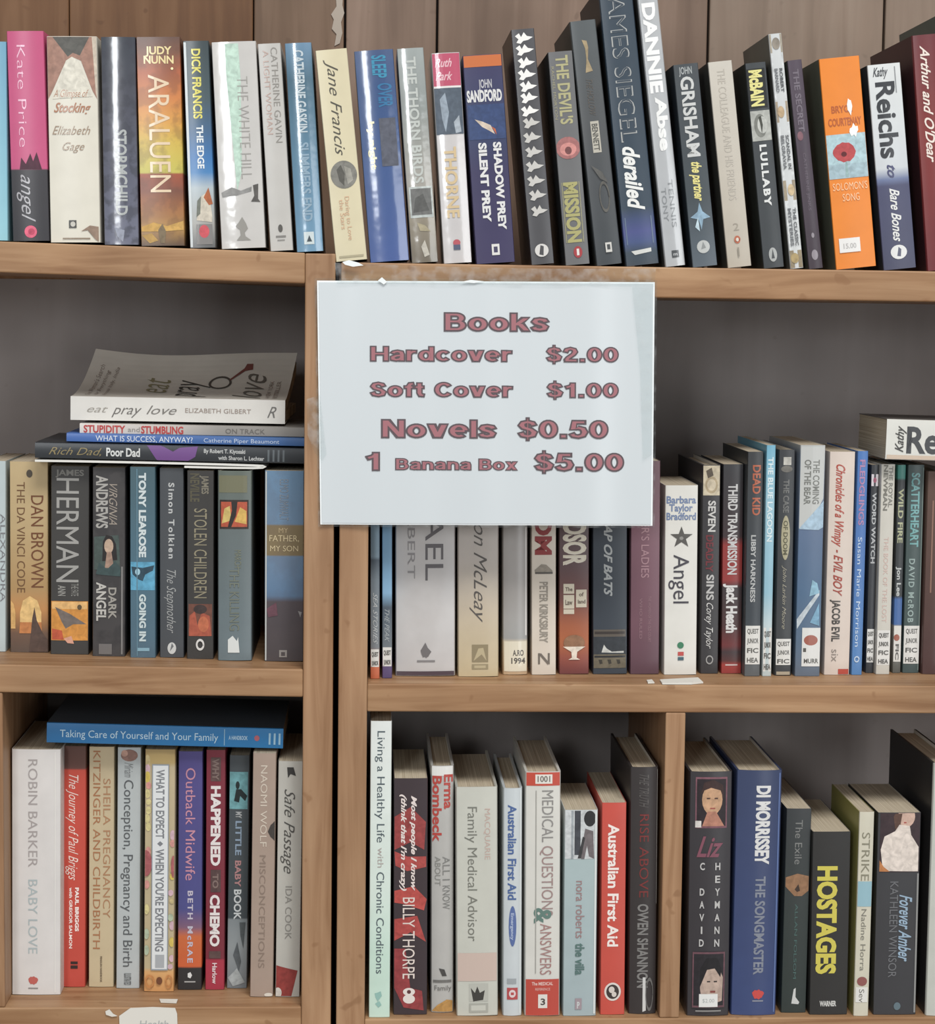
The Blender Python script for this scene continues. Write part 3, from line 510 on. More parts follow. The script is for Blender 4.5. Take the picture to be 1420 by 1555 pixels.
book('mr', 600, 692, 620, 600, 692, 1027, 'bab6b4', 'thick pale grey hardback with widely spaced dark capitals under the sign', [
    T('MICHAEL', .66, .32, 632, 881, '5e5a5c', ''), T('GILBERT', .27, .13, 748, 878, '8a8686', ''), E(.5, 992, .08, 7, '7a7676', 'publisher_mark', b=.15), G([(.42, 988), (.5, 976), (.54, 984), (.6, 990), (.54, 998), (.46, 998)], '6b6767', 'publisher_mark'), Q(.36, .66, 1003, 1006, '7d7979', 'publisher_mark'), Q(0, 1, 1020, 1027, '4a3c44', 'board_edge')], kind='h', d=.16, gloss=.6, mot=('c5c3c2', 14, .5), sag=.002)
book('mr', 695, 758, 640, 695, 758, 1028, [(700, 'b3aeab'), (850, 'b5aca4'), (960, 'bdae94'), (1028, 'bfae8c')], 'cream jacketed hardback with dark script and a square brown emblem', [
    T('Alison McLeay', .56, .34, 740, 945, '55504c', 's'), Q(.34, .74, 979, 1006, '8a7d62', 'publisher_mark'), G([(.38, 1004), (.5, 985), (.62, 984), (.7, 1004), (.58, 994)], 'b3a585', 'publisher_mark'), Q(.34, .74, 1009, 1017, '93866a', 'publisher_mark'), Q(.4, .68, 1011, 1015, 'b3a585', 'publisher_mark')], kind='h', d=.155, sag=.0018)
book('mr', 763, 802, 650, 763, 802, 1025, [(650, '9f9a97'), (900, 'a5a09c'), (970, '9a9a98'), (975, 'c9bca4'), (1025, 'b89c7c')], 'plain warm grey book with a cream shelf label near its foot', [
    Q(.9, .98, 800, 965, 'd9d6d2'), Q(.06, .98, 974, 1020, 'd8d0bc', 'library_sticker'), H('A.RO', 996, 9, .4, .84, '55504a', 'b', 'library_sticker'), H('1994', 1008, 9, .34, .9, '55504a', 'b', 'library_sticker')], kind='h', d=.15, gloss=.7)
book('mr', 807, 845, 660, 807, 845, 1025, 'cfc4b6', 'cream paperback with bold dark red letters and a small hand drawing', [
    T('FREEDOM', .5, .66, 672, 842, '8a3434', 'B'), G([(.12, 865), (.4, 856), (.6, 857), (.85, 866), (.84, 870), (.14, 870)], '8f867a'), Q(.14, .86, 868, 871, '55504a'), T('PETER KIRKSBURY', .5, .34, 883, 976, '8f877c', 'b'),
    Q(.26, .34, 992, 1009, '6f675e', 'publisher_mark'), Q(.66, .74, 992, 1009, '6f675e', 'publisher_mark'), G([(.3, 994), (.38, 992), (.7, 1006), (.66, 1010)], '6f675e', 'publisher_mark')], d=.13)
book('mr', 849, 895, 650, 849, 895, 1024, [(650, '4a4042'), (860, '5f484a'), (910, '744a44'), (950, 'a05c3e'), (975, 'a8603c'), (1000, '8c4a3c'), (1024, '6b3838')], 'brown to rust paperback with chunky cream capitals and a tree on a table', [
    T('WINDSOR', .54, .74, 742, 858, 'd6cdbb', 'B'), T('WINDSOR', .54, .62, 744, 857, '5a4640', 'l'), T('WINDSOR', .54, .66, 743, 857.5, 'dcd4c4', ''), Q(.14, .5, 886, 901, 'd2c8b4', 'title_label'), Q(.14, .5, 903, 924, 'd2c8b4', 'title_label'), Q(.14, .5, 925, 932, 'd2c8b4', 'title_label'), Q(.56, .92, 895, 922, 'd2c8b4', 'title_label'),
    H('The', 897, 6, .2, .44, '6a5c50', 'b', 'title_label'), H('Law', 918, 8, .2, .44, '6a5c50', 'b', 'title_label'), H('of', 905, 6, .66, .82, '6a5c50', 'b', 'title_label'), H('land', 916, 6, .62, .88, '6a5c50', 'b', 'title_label'), E(.5, 976, .36, 12, '8f6a50'), G([(.12, 982), (.88, 982), (.6, 990), (.58, 999), (.7, 1002), (.3, 1002), (.42, 999), (.4, 990)], 'dcd0c0')], d=.13)
book('mr', 900, 953, 650, 900, 953, 1024, '363d46', 'dark navy paperback with white slanted lettering and brown border strips', [
    T('THE MAP OF BATS', .45, .24, 740, 905, 'a8abab', 'bi'), *lib(.01, .01, 0, 1, n=1)[:0], Q(.02, .96, 956, 967, '5a524a'), Q(.05, .93, 959, 963, '37302c'), Q(.02, .96, 967, 994, '33373c', 'printed_picture'), G([(.25, 991), (.32, 979), (.4, 985), (.55, 990), (.9, 989), (.9, 992)], 'c2c2bd'), Q(.02, .96, 994, 1015, '6a6252', 'printed_picture'), Q(.04, .94, 996, 999, '28282a'),
    *[G([(a, 1002), (a+.1, 1002), (a+.12, 1008), (a+.04, 1009)], '3a362f') for a in (.16, .42, .68)]], d=.13)
book('mr', 958, 1004, 700, 957, 1001, 1024, [(700, '6a4c54'), (800, '785560'), (950, '6c4a55'), (1024, '573c46')], 'dusty maroon paperback right of the sign with pale capitals', [
    T('THE MASTER\'S LADIES', .5, .28, 715, 877, 'a8858c', ''), T('THE WOMEN OF THE OLD COURT', .66, .1, 905, 975, '93727a'), T('WHO RULED', .36, .1, 908, 970, '93727a')], d=.13)
book('mr', 1010, 1061, 737, 1008, 1058, 1025, 'd6d4cd', 'white paperback with blue blackletter, a star and one black word', [
    H('Barbara', 764, 11, .04, .94, '6f7f9f', 'b'), H('Taylor', 776, 11, .12, .84, '6f7f9f', 'b'), H('Bradford', 789, 11, .04, .94, '6f7f9f', 'b'),
    G([(.5+.36*math.sin(2*math.pi*i/10)*(1 if i % 2 == 0 else .4), 816-17*math.cos(2*math.pi*i/10)*(1 if i % 2 == 0 else .4)) for i in range(10)], '55534f', 'star'), E(.5, 817, .07, 3, '8a8884', 'star', n=5),
    T('Angel', .52, .5, 842, 916, '45434a', ''), E(.5, 980, .1, 5, '3f7a5c', 'publisher_mark'), Q(.42, .6, 990, 996, 'b8504c', 'publisher_mark'), Q(.42, .6, 998, 1003, '44606c', 'publisher_mark')], d=.112)
book('mr', 1066, 1096, 706, 1063, 1091, 1023, '353335', 'black book with a cream head drawing above white and dark red words', [
    Q(.04, .98, 707, 752, 'c0b49c', 'printed_picture'), E(.5, 736, .34, 13, 'a8987c'), E(.5, 736, .24, 9, 'c5b8a0'), G([(.2, 715), (.5, 710), (.6, 722), (.3, 726)], '5a5044'), T('SEVEN', .55, .4, 760, 807, 'c2c0bd', 'b'), T('DEADLY', .45, .4, 812, 868, '6d3036', 'b'), T('SINS', .5, .4, 872, 911, 'b5b3b1', 'b'),
    T('Corey Taylor', .5, .38, 915, 985, 'cfcdca', 's'), *RR(.5, 1002, .2, 7, .7, 0, '9a9896', 'publisher_mark')], d=.15, kind='h', sag=.0006)
book('mr', 1098, 1131, 705, 1095, 1127, 1023, [(705, '333336'), (815, '3a2d30'), (828, '8c3432'), (880, '8f3634'), (892, '3a3234'), (950, '4a3030'), (980, '6b2f30'), (990, '3d3032'), (1004, '54302f'), (1010, '9c3a34'), (1023, '8f3633')], 'black and red paperback with bold white two part lettering', [
    T('THIRD TRANSMISSION', .5, .46, 735, 872, 'c4c2c1', 'b'), T('Jack Heath', .5, .52, 886, 961, 'd2d0ce', 'B'), Q(.2, .8, 1009, 1011, 'c9b8b4', 'publisher_mark')], d=.13)
book('mr', 1134, 1161, 686, 1130, 1154, 1027, [(686, '36383a'), (940, '3a4046'), (1027, '5c5f61')], 'tall black library book with orange capitals, left of the light blue one', [
    T('DEAD KID', .6, .5, 706, 782, 'a85c42', 'b'), T('LIBBY HARKNESS', .45, .3, 812, 914, 'b0b1b0', 'b'), *lib(.02, .98, 950, 1009)], d=.135)
book('mr', 1164, 1179, 676, 1157, 1172, 1027, [(676, '6fa8bf'), (760, '94bccb'), (900, '8cb3c2'), (950, 'b9c8cb'), (1027, 'b5bfbe')], 'thin light blue library book with pale lettering', [
    T('THE BLUE LAGOON', .5, .56, 694, 822, 'cfdde0', 'b'), *lib(.02, .98, 953, 1020)], d=.15, sag=.0005)
book('mr', 1182, 1209, 683, 1176, 1202, 1026, [(683, '35373a'), (1026, '3c3e40')], 'black library book with a tan oval panel and thin cream script', [
    Q(.3, .76, 694, 706, 'b5b2aa', 'printed_picture'), E(.5, 712, .34, 5, '6d6a64'), T('THE CASE', .5, .34, 728, 778, '6a6a68', 'b'), E(.5, 816, .26, 34, 'a39c80', 'title_panel'), T('OF DOOM', .5, .26, 790, 842, '57543f', 'b', 'title_panel'), T('John Larkin Moore', .5, .24, 858, 955, 'a29d8c', 's'), *lib(.02, .98, 970, 1010, n=3), Q(.1, .9, 1020, 1025, 'a89c88', 'board_edge')], d=.15, kind='h', sag=.0006)
book('mr', 1213, 1257, 676, 1209, 1243, 1027, [(676, 'b3b4b1'), (690, '8b97a6'), (800, '5a6c88'), (900, '4c6682'), (980, '56697e'), (1027, '606a78')], 'blue book with a curved grey title panel over its upper half', [
    G([(0, 678), (.98, 678), (.96, 756), (.7, 778), (.3, 801), (0, 802)], 'babbb8', 'title_panel'), T('THE COMING', .66, .26, 698, 765, '73746f', 'b', 'title_panel'), T('OF THE BEAR', .32, .26, 698, 766, '73746f', 'b', 'title_panel'), G([(0, 803), (.98, 760), (.98, 800), (.8, 804)], 'a5bccd'),
    G([(.02, 940), (.5, 915), (.9, 895), (.9, 903), (.5, 926), (.04, 955)], 'b9c2c8'), G([(.5, 905), (.6, 880), (.8, 885), (.9, 900)], '8fb6c9'), G([(.55, 945), (.9, 915), (.92, 950)], '7ba3bc'), Q(.25, .98, 953, 1012, 'd3d3d0', 'library_sticker'), E(.6, 972, .28, 8, '9a5a4c', 'library_sticker'), H('F', 990, 6, .3, .45, '555', 'b', 'library_sticker') if False else Q(.3, .42, 984, 990, '55534f', 'library_sticker'), H('MURR', 1007, 7, .34, .92, '55534f', 'b', 'library_sticker')], d=.15)
book('mr', 1261, 1299, 686, 1250, 1291, 1025, 'cfc1b6', 'pinkish cream paperback with loose red brush lettering', [
    T('Chronicles of a Wimpy', .45, .36, 705, 830, 'a84a3c', 'sb'), T('- EVIL BOY', .45, .36, 834, 905, '9c4538', 'sb'), T('JACOB EVIL', .42, .32, 910, 974, '44403c', 'b'), T('six', .42, .3, 986, 1005, '8a8078'), Q(.55, .96, 1016, 1024, 'b04a3c', 'publisher_mark')], d=.13)
book('mr', 1302, 1320, 685, 1293, 1309, 1025, [(685, '4a74b0'), (830, '4c72ac'), (1025, '5480b4')], 'narrow cobalt blue paperback with pinkish capitals, beside the cream one', [
    T('FLEDGLINGS', .5, .5, 698, 797, 'a57ba0', 'b'), T('Susan Marie Morrison', .45, .4, 815, 982, 'c0cfe0', ''), *RR(.45, 1001, .25, 5, .6, 0, 'b8c8da', 'publisher_mark')], d=.13, sag=.0005)
book('mr', 1323, 1336, 706, 1314, 1327, 1022, '35373b', 'thin black library book with white lettering under the lying white book', [
    Q(.02, .98, 720, 738, 'd6ccd0', 'price_sticker'), E(.5, 729, .2, 4, 'a0546a', 'price_sticker'), T('WORD WATCH', .5, .5, 748, 855, 'b2b3b3', 'b'), *lib(.02, .98, 955, 1006)], d=.13, sag=.0004)
book('mr', 1338, 1361, 705, 1330, 1351, 1024, 'c3bfb5', 'thin cream library book with grey and faded pink lettering', [
    T('THE ROYAL', .7, .3, 708, 770, '77746c', 'b'), T('NEWMAN', .34, .3, 706, 775, '77746c', 'b'), T('THE BOOK OF THE LOST', .5, .34, 815, 945, 'c9aea4', ''), *lib(.02, .98, 957, 1010)], d=.13, sag=.0004)
book('mr', 1363, 1377, 706, 1355, 1368, 1022, [(706, '3f8278'), (726, '3f8278'), (729, '35383a'), (905, '35383a'), (910, '43649a'), (948, '43649a'), (950, '8a8884'), (1022, '55554f')], 'thin black library book with a teal top and yellow lettering', [
    T('WILD FIRE', .5, .6, 742, 824, 'a3a585', 'b'), T('Jon Lee', .5, .5, 860, 905, 'b8bab8', 'b'), Q(.02, .98, 950, 1005, 'cfccc6', 'library_sticker'), E(.4, 968, .35, 5, '9a5c4c', 'library_sticker'), T('FIC', .5, .4, 978, 1002, '55534f', 'b', 'library_sticker')], d=.13, sag=.0004)
book('mr', 1379, 1405, 706, 1370, 1396, 1022, '42504f', 'dark green grey library book with teal capitals and a spaced name', [
    T('SCATTERHEART', .5, .5, 718, 830, '6fa0a0', 'b'), T('DAVID McROB', .4, .34, 848, 945, '8fa09c', 'b', sp=1.25), Q(.9, .96, 710, 1018, '74807c'), *lib(.02, .96, 950, 1008)], d=.13)
book('mr', 1409, 1452, 716, 1400, 1442, 1024, [(716, '5c463c'), (1024, '4a3230')], 'brown hardback at the right edge of the middle row, cut by the frame', [
    Q(.2, .25, 760, 900, '8a6a5c')], kind='h', d=.15)

# ------------------------------------------------------------------ bottom row, left compartment
book('bl', 14, 90, 1138, 15, 89, 1511, 'd2cecb', 'thick white paperback with grey and pale blue capitals, leftmost on the bottom row', [
    T('ROBIN BARKER', .44, .2, 1153, 1316, 'a29b99', ''), T('BABY LOVE', .44, .2, 1335, 1448, 'a9b3b4', ''), E(.44, 1489, .1, 6, 'b86058', 'publisher_mark', b=.1), Q(.34, .54, 1500, 1502, '8a8583', 'publisher_mark'), Q(.88, .9, 1142, 1508, 'dedbd6')], d=.135, sag=.001)
book('bl', 97, 131, 1133, 95, 130, 1499, [(1133, '5a3c34'), (1167, '64423a'), (1169, 'c04c3e'), (1499, 'b8483c')], 'red paperback with white script and a brown photo at its top', [
    T('The Journey of Paul Briggs', .46, .46, 1176, 1336, 'e6cfc5', 's'), T('PAUL BRIGGS', .62, .16, 1347, 1414, 'ecdcd5', 'B'), T('with GREGOR SALMON', .34, .14, 1347, 1440, 'ecdcd5', 'b'), Q(.34, .66, 1460, 1464, '2f2220', 'publisher_mark'), Q(.34, .66, 1466, 1471, '2f2220', 'publisher_mark')], d=.13)
book('bl', 135, 174, 1134, 134, 173, 1499, 'bfae8e', 'tan paperback with two columns of brown capitals', [
    T('SHEILA PREGNANCY', .72, .3, 1182, 1394, 'a57b5a', ''), T('KITZINGER AND CHILDBIRTH', .32, .3, 1140, 1441, 'a26f4c', ''), T('PENGUIN HANDBOOK', .5, .08, 1452, 1492, '6c5c48', 'b')], d=.13)
book('bl', 178, 215, 1135, 176, 212, 1501, 'b0b5b5', 'pale grey paperback with long dark title and a baby picture at its top', [
    E(.5, 1147, .36, 9, '8a6a60'), E(.3, 1144, .14, 5, 'b58f80'), T('Miriam', .5, .4, 1158, 1180, '7a7c7c', 's'), T('Conception, Pregnancy and Birth', .5, .42, 1184, 1468, '55585a', ''), T('ILLUSTRATED', .5, .3, 1478, 1496, '66696a', 'b')], d=.135)
pp = []
for i in range(26):
    pp.append(E(random.choice((.08, .12, .88, .93)), 1155+i*12.5, .09, random.uniform(4, 9), random.choice(('cdb65c', 'c98f86', 'a8b39a', 'c8a8b0', 'cbbf8a', 'b9a87c'))))
book('bl', 220, 267, 1138, 218, 264, 1506, [(1138, 'a58c5e'), (1158, 'b09865'), (1165, 'b8a888'), (1470, 'b5a684'), (1476, 'cf9f68'), (1506, 'c8925c')], 'patterned pastel paperback with a long white title strip', pp+[
    E(.05, 1310, .2, 20, 'a05a5c'), E(.96, 1315, .08, 17, 'a05a5c'), Q(.24, .8, 1160, 1473, '8c949c', 'title_strip'), Q(.27, .77, 1162, 1471, 'd6d8d8', 'title_strip'), T('WHAT TO EXPECT', .52, .28, 1168, 1272, '7a7c80', 'b', 'title_strip'), T('WHEN YOU\'RE EXPECTING', .52, .28, 1288, 1444, '7a7c80', 'b', 'title_strip'), E(.52, 1280, .1, 4, '7a7c80', 'title_strip', n=4), Q(.38, .68, 1449, 1469, 'a2a5a8', 'title_strip'), E(.52, 1489, .1, 6, '6a4028', 'publisher_mark'), *RR(.2, 1490, .16, 10, .7, 0, 'b87e4c'), *RR(.84, 1490, .12, 10, .7, 0, 'b87e4c')], d=.135)
book('bl', 271, 308, 1141, 269, 307, 1503, [(1141, '4f4780'), (1380, '494a80'), (1408, '7a5a70'), (1422, 'c0653a'), (1468, 'c25c34'), (1470, '2b292a'), (1503, '2b292a')], 'purple paperback fading to orange above a black foot', [
    T('Outback Midwife', .52, .42, 1166, 1336, 'bf8798', ''), T('BETH McRAE', .52, .22, 1352, 1462, 'b9b2c0', 'b', sp=1.3), E(.5, 1481, .1, 5, 'd3d2d0', 'publisher_mark', n=5), Q(.28, .74, 1490, 1492, 'a5a4a2', 'publisher_mark')], d=.13)
book('bl', 313, 343, 1139, 311, 341, 1503, [(1139, '7a2a38'), (1456, '742936'), (1458, 'a03042'), (1503, 'a03042')], 'crimson paperback with puffy white capitals', [
    Q(.24, .76, 1150, 1186, '5c4644', 'printed_picture'), T('WHY', .5, .34, 1152, 1184, '7d6a64', 'b'), T('HAPPENED', .52, .48, 1193, 1314, 'dcd4d2', 'B'), Q(.26, .78, 1320, 1354, '54403f', 'printed_picture'), T('TO', .52, .3, 1326, 1348, '7d6a64', 'b'), T('CHEMO', .5, .48, 1358, 1437, 'dcd4d2', 'B'), Q(.2, .8, 1444, 1455, '5c4644', 'printed_picture'), T('Harlow', .5, .24, 1462, 1494, 'd8c4c6', 'b')], d=.13)
book('bl', 348, 380, 1147, 344, 375, 1501, [(1147, '40464a'), (1394, '3a4348'), (1396, '7a8184'), (1440, '8a9092'), (1501, '70767a')], 'dark slate book with a turquoise square and a grey photo at its foot', [
    Q(.02, .92, 1172, 1228, '6b9ba0', 'printed_picture'), E(.42, 1192, .1, 6, '202a2c'), G([(.25, 1216), (.35, 1198), (.6, 1198), (.9, 1208), (.8, 1216), (.55, 1208), (.5, 1218)], '202a2c'), T('MY', .5, .3, 1232, 1242, 'a3a5a5', 'b'), T('LITTLE', .5, .3, 1246, 1298, '8596a8', 'b'), T('BABY', .5, .3, 1306, 1346, 'a87c7c', 'b'), T('BOOK', .5, .36, 1350, 1396, 'c0c4c4', 'b'),
    G([(.3, 1450), (.5, 1430), (.7, 1460), (.6, 1475)], '54595c', 'photo'), G([(.6, 1400), (.9, 1400), (.8, 1440), (.65, 1420)], '4f5557', 'photo'), G([(.05, 1485), (.5, 1470), (.9, 1492), (.3, 1498)], '9fa4a4', 'photo')], d=.13, gloss=.8)
book('bl', 383, 421, 1144, 380, 414, 1514, 'a08d80', 'taupe paperback with pale name and darker grey title', [
    T('NAOMI WOLF', .5, .3, 1162, 1285, 'c9bdae', ''), T('MISCONCEPTIONS', .48, .28, 1298, 1470, '857468', ''), G([(1, 1246), (.8, 1252), (.68, 1262), (.8, 1270), (1, 1276)], '3f3a36'), E(.8, 1511, .18, 3, 'd3cdc2', 'worn_patch')], d=.13)
book('bl', 424, 461, 1156, 418, 457, 1514, 'b3b0a8', 'light grey paperback with thin black script and a red foot, against the post', [
    G([(0, 1466), (.9, 1474), (.66, 1513), (0, 1513)], '8a3a36'), E(.1, 1508, .16, 8, 'c5c0b8'), T('Safe Passage', .5, .46, 1198, 1326, '4c4a46', 's'), T('IDA COOK', .5, .28, 1345, 1426, '85827c', ''), G([(.36, 1165), (.62, 1165), (.72, 1178), (.5, 1175), (.4, 1181)], '33312f', 'publisher_mark')], d=.13)

# ------------------------------------------------------------------ bottom row, right side
book('br', 562, 596, 1095, 560, 592, 1545, [(1095, 'd9dcd9'), (1350, 'cfdcd3'), (1450, 'bfd6c8'), (1545, 'c2d8ca')], 'tall slim white and mint book with a long dark title, first right of the post', [
    T('Living a Healthy Life', .52, .38, 1110, 1278, '4f5a60', ''), T('with', .52, .3, 1286, 1316, 'a89f9a'), T('Chronic Conditions', .52, .38, 1323, 1478, '4f5a60', ''), E(.45, 1512, .16, 7, '8fb5ac', 'publisher_mark', n=7, b=.3), G([(.3, 1524), (.5, 1520), (.6, 1526), (.45, 1530)], '8fb5ac', 'publisher_mark')], d=.20, sag=.0005)
fl_ = [G([(.02, 1240), (.5, 1225), (.95, 1248), (.9, 1290), (.5, 1278), (.02, 1290)], '93403f'), G([(.02, 1292), (.4, 1300), (.96, 1300), (.96, 1316), (.4, 1322), (.05, 1314)], 'a84a46'), G([(.02, 1352), (.6, 1345), (.98, 1365), (.9, 1382), (.3, 1372), (.02, 1370)], 'b04c46'), G([(.02, 1395), (.7, 1390), (.96, 1430), (.5, 1415), (.02, 1428)], 'a84844'), G([(.02, 1440), (.35, 1440), (.5, 1500), (.85, 1505), (.9, 1535), (.3, 1530), (.02, 1500)], '8f3d3f')]
book('br', 598, 650, 1182, 597, 649, 1541, '3a2f33', 'black and red flame patterned paperback with white name', fl_+[
    T('Most people I know', .6, .16, 1208, 1352, 'dccfca', 'bi'), T('(think that I\'m crazy)', .3, .16, 1206, 1352, 'dccfca', 'bi'), T('BILLY THORPE', .46, .38, 1362, 1486, 'd8cac2', ''), E(.46, 1506, .18, 6, 'dcd2cc', 'publisher_mark'), E(.46, 1517, .18, 7, 'dcd2cc', 'publisher_mark'), E(.46, 1506, .06, 3, '5a3436', 'publisher_mark')], d=.13)
book('br', 654, 690, 1163, 654, 689, 1538, 'b0aeaa', 'grey hardback with red name printed in two short columns', [
    Q(0, 1, 1163.5, 1178, 'dcdad6'), T('Erma', .78, .4, 1176, 1228, 'b0443c', 'b'), T('Bombeck', .28, .4, 1178, 1278, 'b0443c', 'b'), T('ALL I', .68, .34, 1300, 1336, '7c7b78', ''), T('KNOW', .68, .34, 1344, 1380, '7c7b78', ''), T('ABOUT', .3, .26, 1300, 1344, '85847f', ''), G([(.35, 1470), (.6, 1472), (.7, 1482), (.5, 1482)], '4c4a48'), Q(.1, .9, 1488, 1492, '6d6b68'), H('Family', 1504, 8, .16, .9, '6d6b68', ''),
    G([(.02, 1536), (.3, 1526), (.7, 1518), (.98, 1520), (.98, 1537)], 'b58a50')], kind='h', d=.15, gloss=.6)
book('br', 692, 756, 1195, 693, 757, 1543, 'c0c0b6', 'wide off-white hardback with grey title and a black ship mark', [
    T('Family Medical Advisor', .4, .24, 1225, 1429, '77776f', ''), T('MACQUARIE', .76, .14, 1228, 1305, 'bfa79c', ''), Q(.03, .97, 1447, 1490, 'c4b0a5'), Q(.3, .76, 1494, 1521, 'b3b3aa', 'publisher_mark'), G([(.34, 1500), (.44, 1508), (.5, 1498), (.56, 1508), (.68, 1504), (.64, 1519), (.4, 1521)], '3c3b38', 'publisher_mark'), Q(.3, .76, 1524, 1538, 'a5a59c', 'publisher_mark'), Q(.35, .7, 1527, 1535, 'c0c0b6', 'publisher_mark')], kind='h', d=.16, gloss=.6, sag=.0012)
book('br', 764, 794, 1197, 763, 793, 1543, 'c2c8ca', 'slim pale grey paperback with blue title and a blue lozenge', [
    Q(.88, .96, 1200, 1540, 'dadedd'), T('Australian First Aid', .48, .44, 1222, 1366, '4a6394', 'b'), E(.5, 1406, .2, 31, '55699a', 'title_lozenge'), T('Emergency', .5, .16, 1386, 1427, 'a8b4cc', 'b', 'title_lozenge'), Q(.22, .7, 1486, 1494, '9a9fa2', 'publisher_mark'), Q(.22, .78, 1500, 1518, 'b04a4c', 'publisher_mark'), E(.5, 1509, .18, 6, 'd8c8c8', 'publisher_mark'), Q(.42, .58, 1507, 1511, 'b04a4c', 'publisher_mark')], kind='h', d=.15, gloss=.6)
book('br', 797, 853, 1172, 797, 850, 1543, 'cfcdc6', 'white hardback with red bands at top and foot and grey serif title', [
    Q(0, 1, 1173, 1193, 'bb4a3a'), Q(.28, .76, 1176, 1190, 'dcd8d0', 'title_label'), H('1001', 1187, 9, .34, .7, '77706a', 'b', 'title_label'), T('MEDICAL', .64, .34, 1200, 1278, '8a8784', ''), T('QUESTIONS', .64, .34, 1284, 1390, '9a8380', ''), T('&', .52, .5, 1378, 1402, '5f7a72', 'b'), T('ANSWERS', .6, .34, 1402, 1480, 'a07c78', ''), Q(.29, .315, 1200, 1478, '9c9a94'),
    Q(0, 1, 1487, 1543, 'b5483c'), H('The MEDICAL', 1496, 5, .2, .8, 'd8b8b0', 'b'), H('REFERENCE', 1504, 4, .3, .72, 'd8b8b0', ''), Q(.38, .64, 1510, 1531, 'd8d4cd', 'publisher_mark'), H('3', 1526, 10, .45, .58, '4a4542', 'b', 'publisher_mark')], kind='h', d=.16, sag=.0014)
book('br', 857, 909, 1230, 855, 905, 1543, [(1230, 'c5c9c8'), (1306, 'a5b5b6'), (1543, '9fadb0')], 'pale blue paperback with a black and white photo of a seated figure', [
    Q(.02, .9, 1231, 1304, 'c4c7c8', 'figure_photo'), Q(.3, .48, 1231, 1298, '43464c', 'figure_photo'), Q(.2, .27, 1231, 1304, '9aa0a4', 'figure_photo'), E(.76, 1243, .18, 12, '2a2a2c', 'figure_photo'), G([(.5, 1304), (.56, 1275), (.62, 1258), (.86, 1262), (.9, 1304), (.74, 1300), (.68, 1284), (.6, 1304)], '6e6668', 'figure_photo'), G([(.4, 1303), (.55, 1270), (.62, 1272), (.5, 1303)], '3a393b', 'figure_photo'), Q(.92, .97, 1232, 1540, 'd6dad8'),
    T('nora roberts', .5, .28, 1337, 1424, '9a7878', ''), T('the villa', .5, .28, 1432, 1480, '55706c', 'b'), Q(.36, .56, 1516, 1533, '9c8e94', 'publisher_mark'), H('P', 1531, 10, .42, .5, 'c4c8c8', 'b', 'publisher_mark')], d=.112, gloss=.5)
book('br', 914, 952, 1219, 911, 949, 1541, 'c24e42', 'coral red paperback with bold white title and a round black emblem', [
    T('Australian First Aid', .5, .44, 1251, 1437, 'ece0da', 'b'), E(.5, 1506, .34, 14, 'd8cfc8', 'round_emblem', n=26), E(.5, 1506, .26, 11, '3c3432', 'round_emblem', n=24), E(.46, 1503, .12, 5, 'cfc6be', 'round_emblem'), E(.56, 1510, .1, 4, 'cfc6be', 'round_emblem')], d=.13, gloss=.5)
book('br', 957, 1001, 1165, 954, 997, 1540, '342f2f', 'black hardback with dark red and silver lettering, left of the divider', [
    T('THE TRUTH', .5, .36, 1176, 1226, '5a5654', 's'), T('RISE ABOVE', .52, .34, 1236, 1362, '74302f', ''), T('OWEN SHANNON', .5, .38, 1372, 1500, '7c7a78', 'b'), G([(.5, 1484), (.6, 1484), (.62, 1535), (.5, 1537)], 'c9c8c6', 'publisher_mark'), *RR(.74, 1510, .14, 26, .8, 0, '6a6866'), Q(.955, .995, 1168, 1372, 'b8b6b2', 'jacket_edge')], kind='h', d=.155)
def stack_letters(s, u, y0, dy, hgt, du, col):
    return [H(c, y0+i*dy+hgt, hgt, u-(du if c != 'I' else .018), u+(du if c != 'I' else .018), col, 'b') for i, c in enumerate(s) if c != ' ']
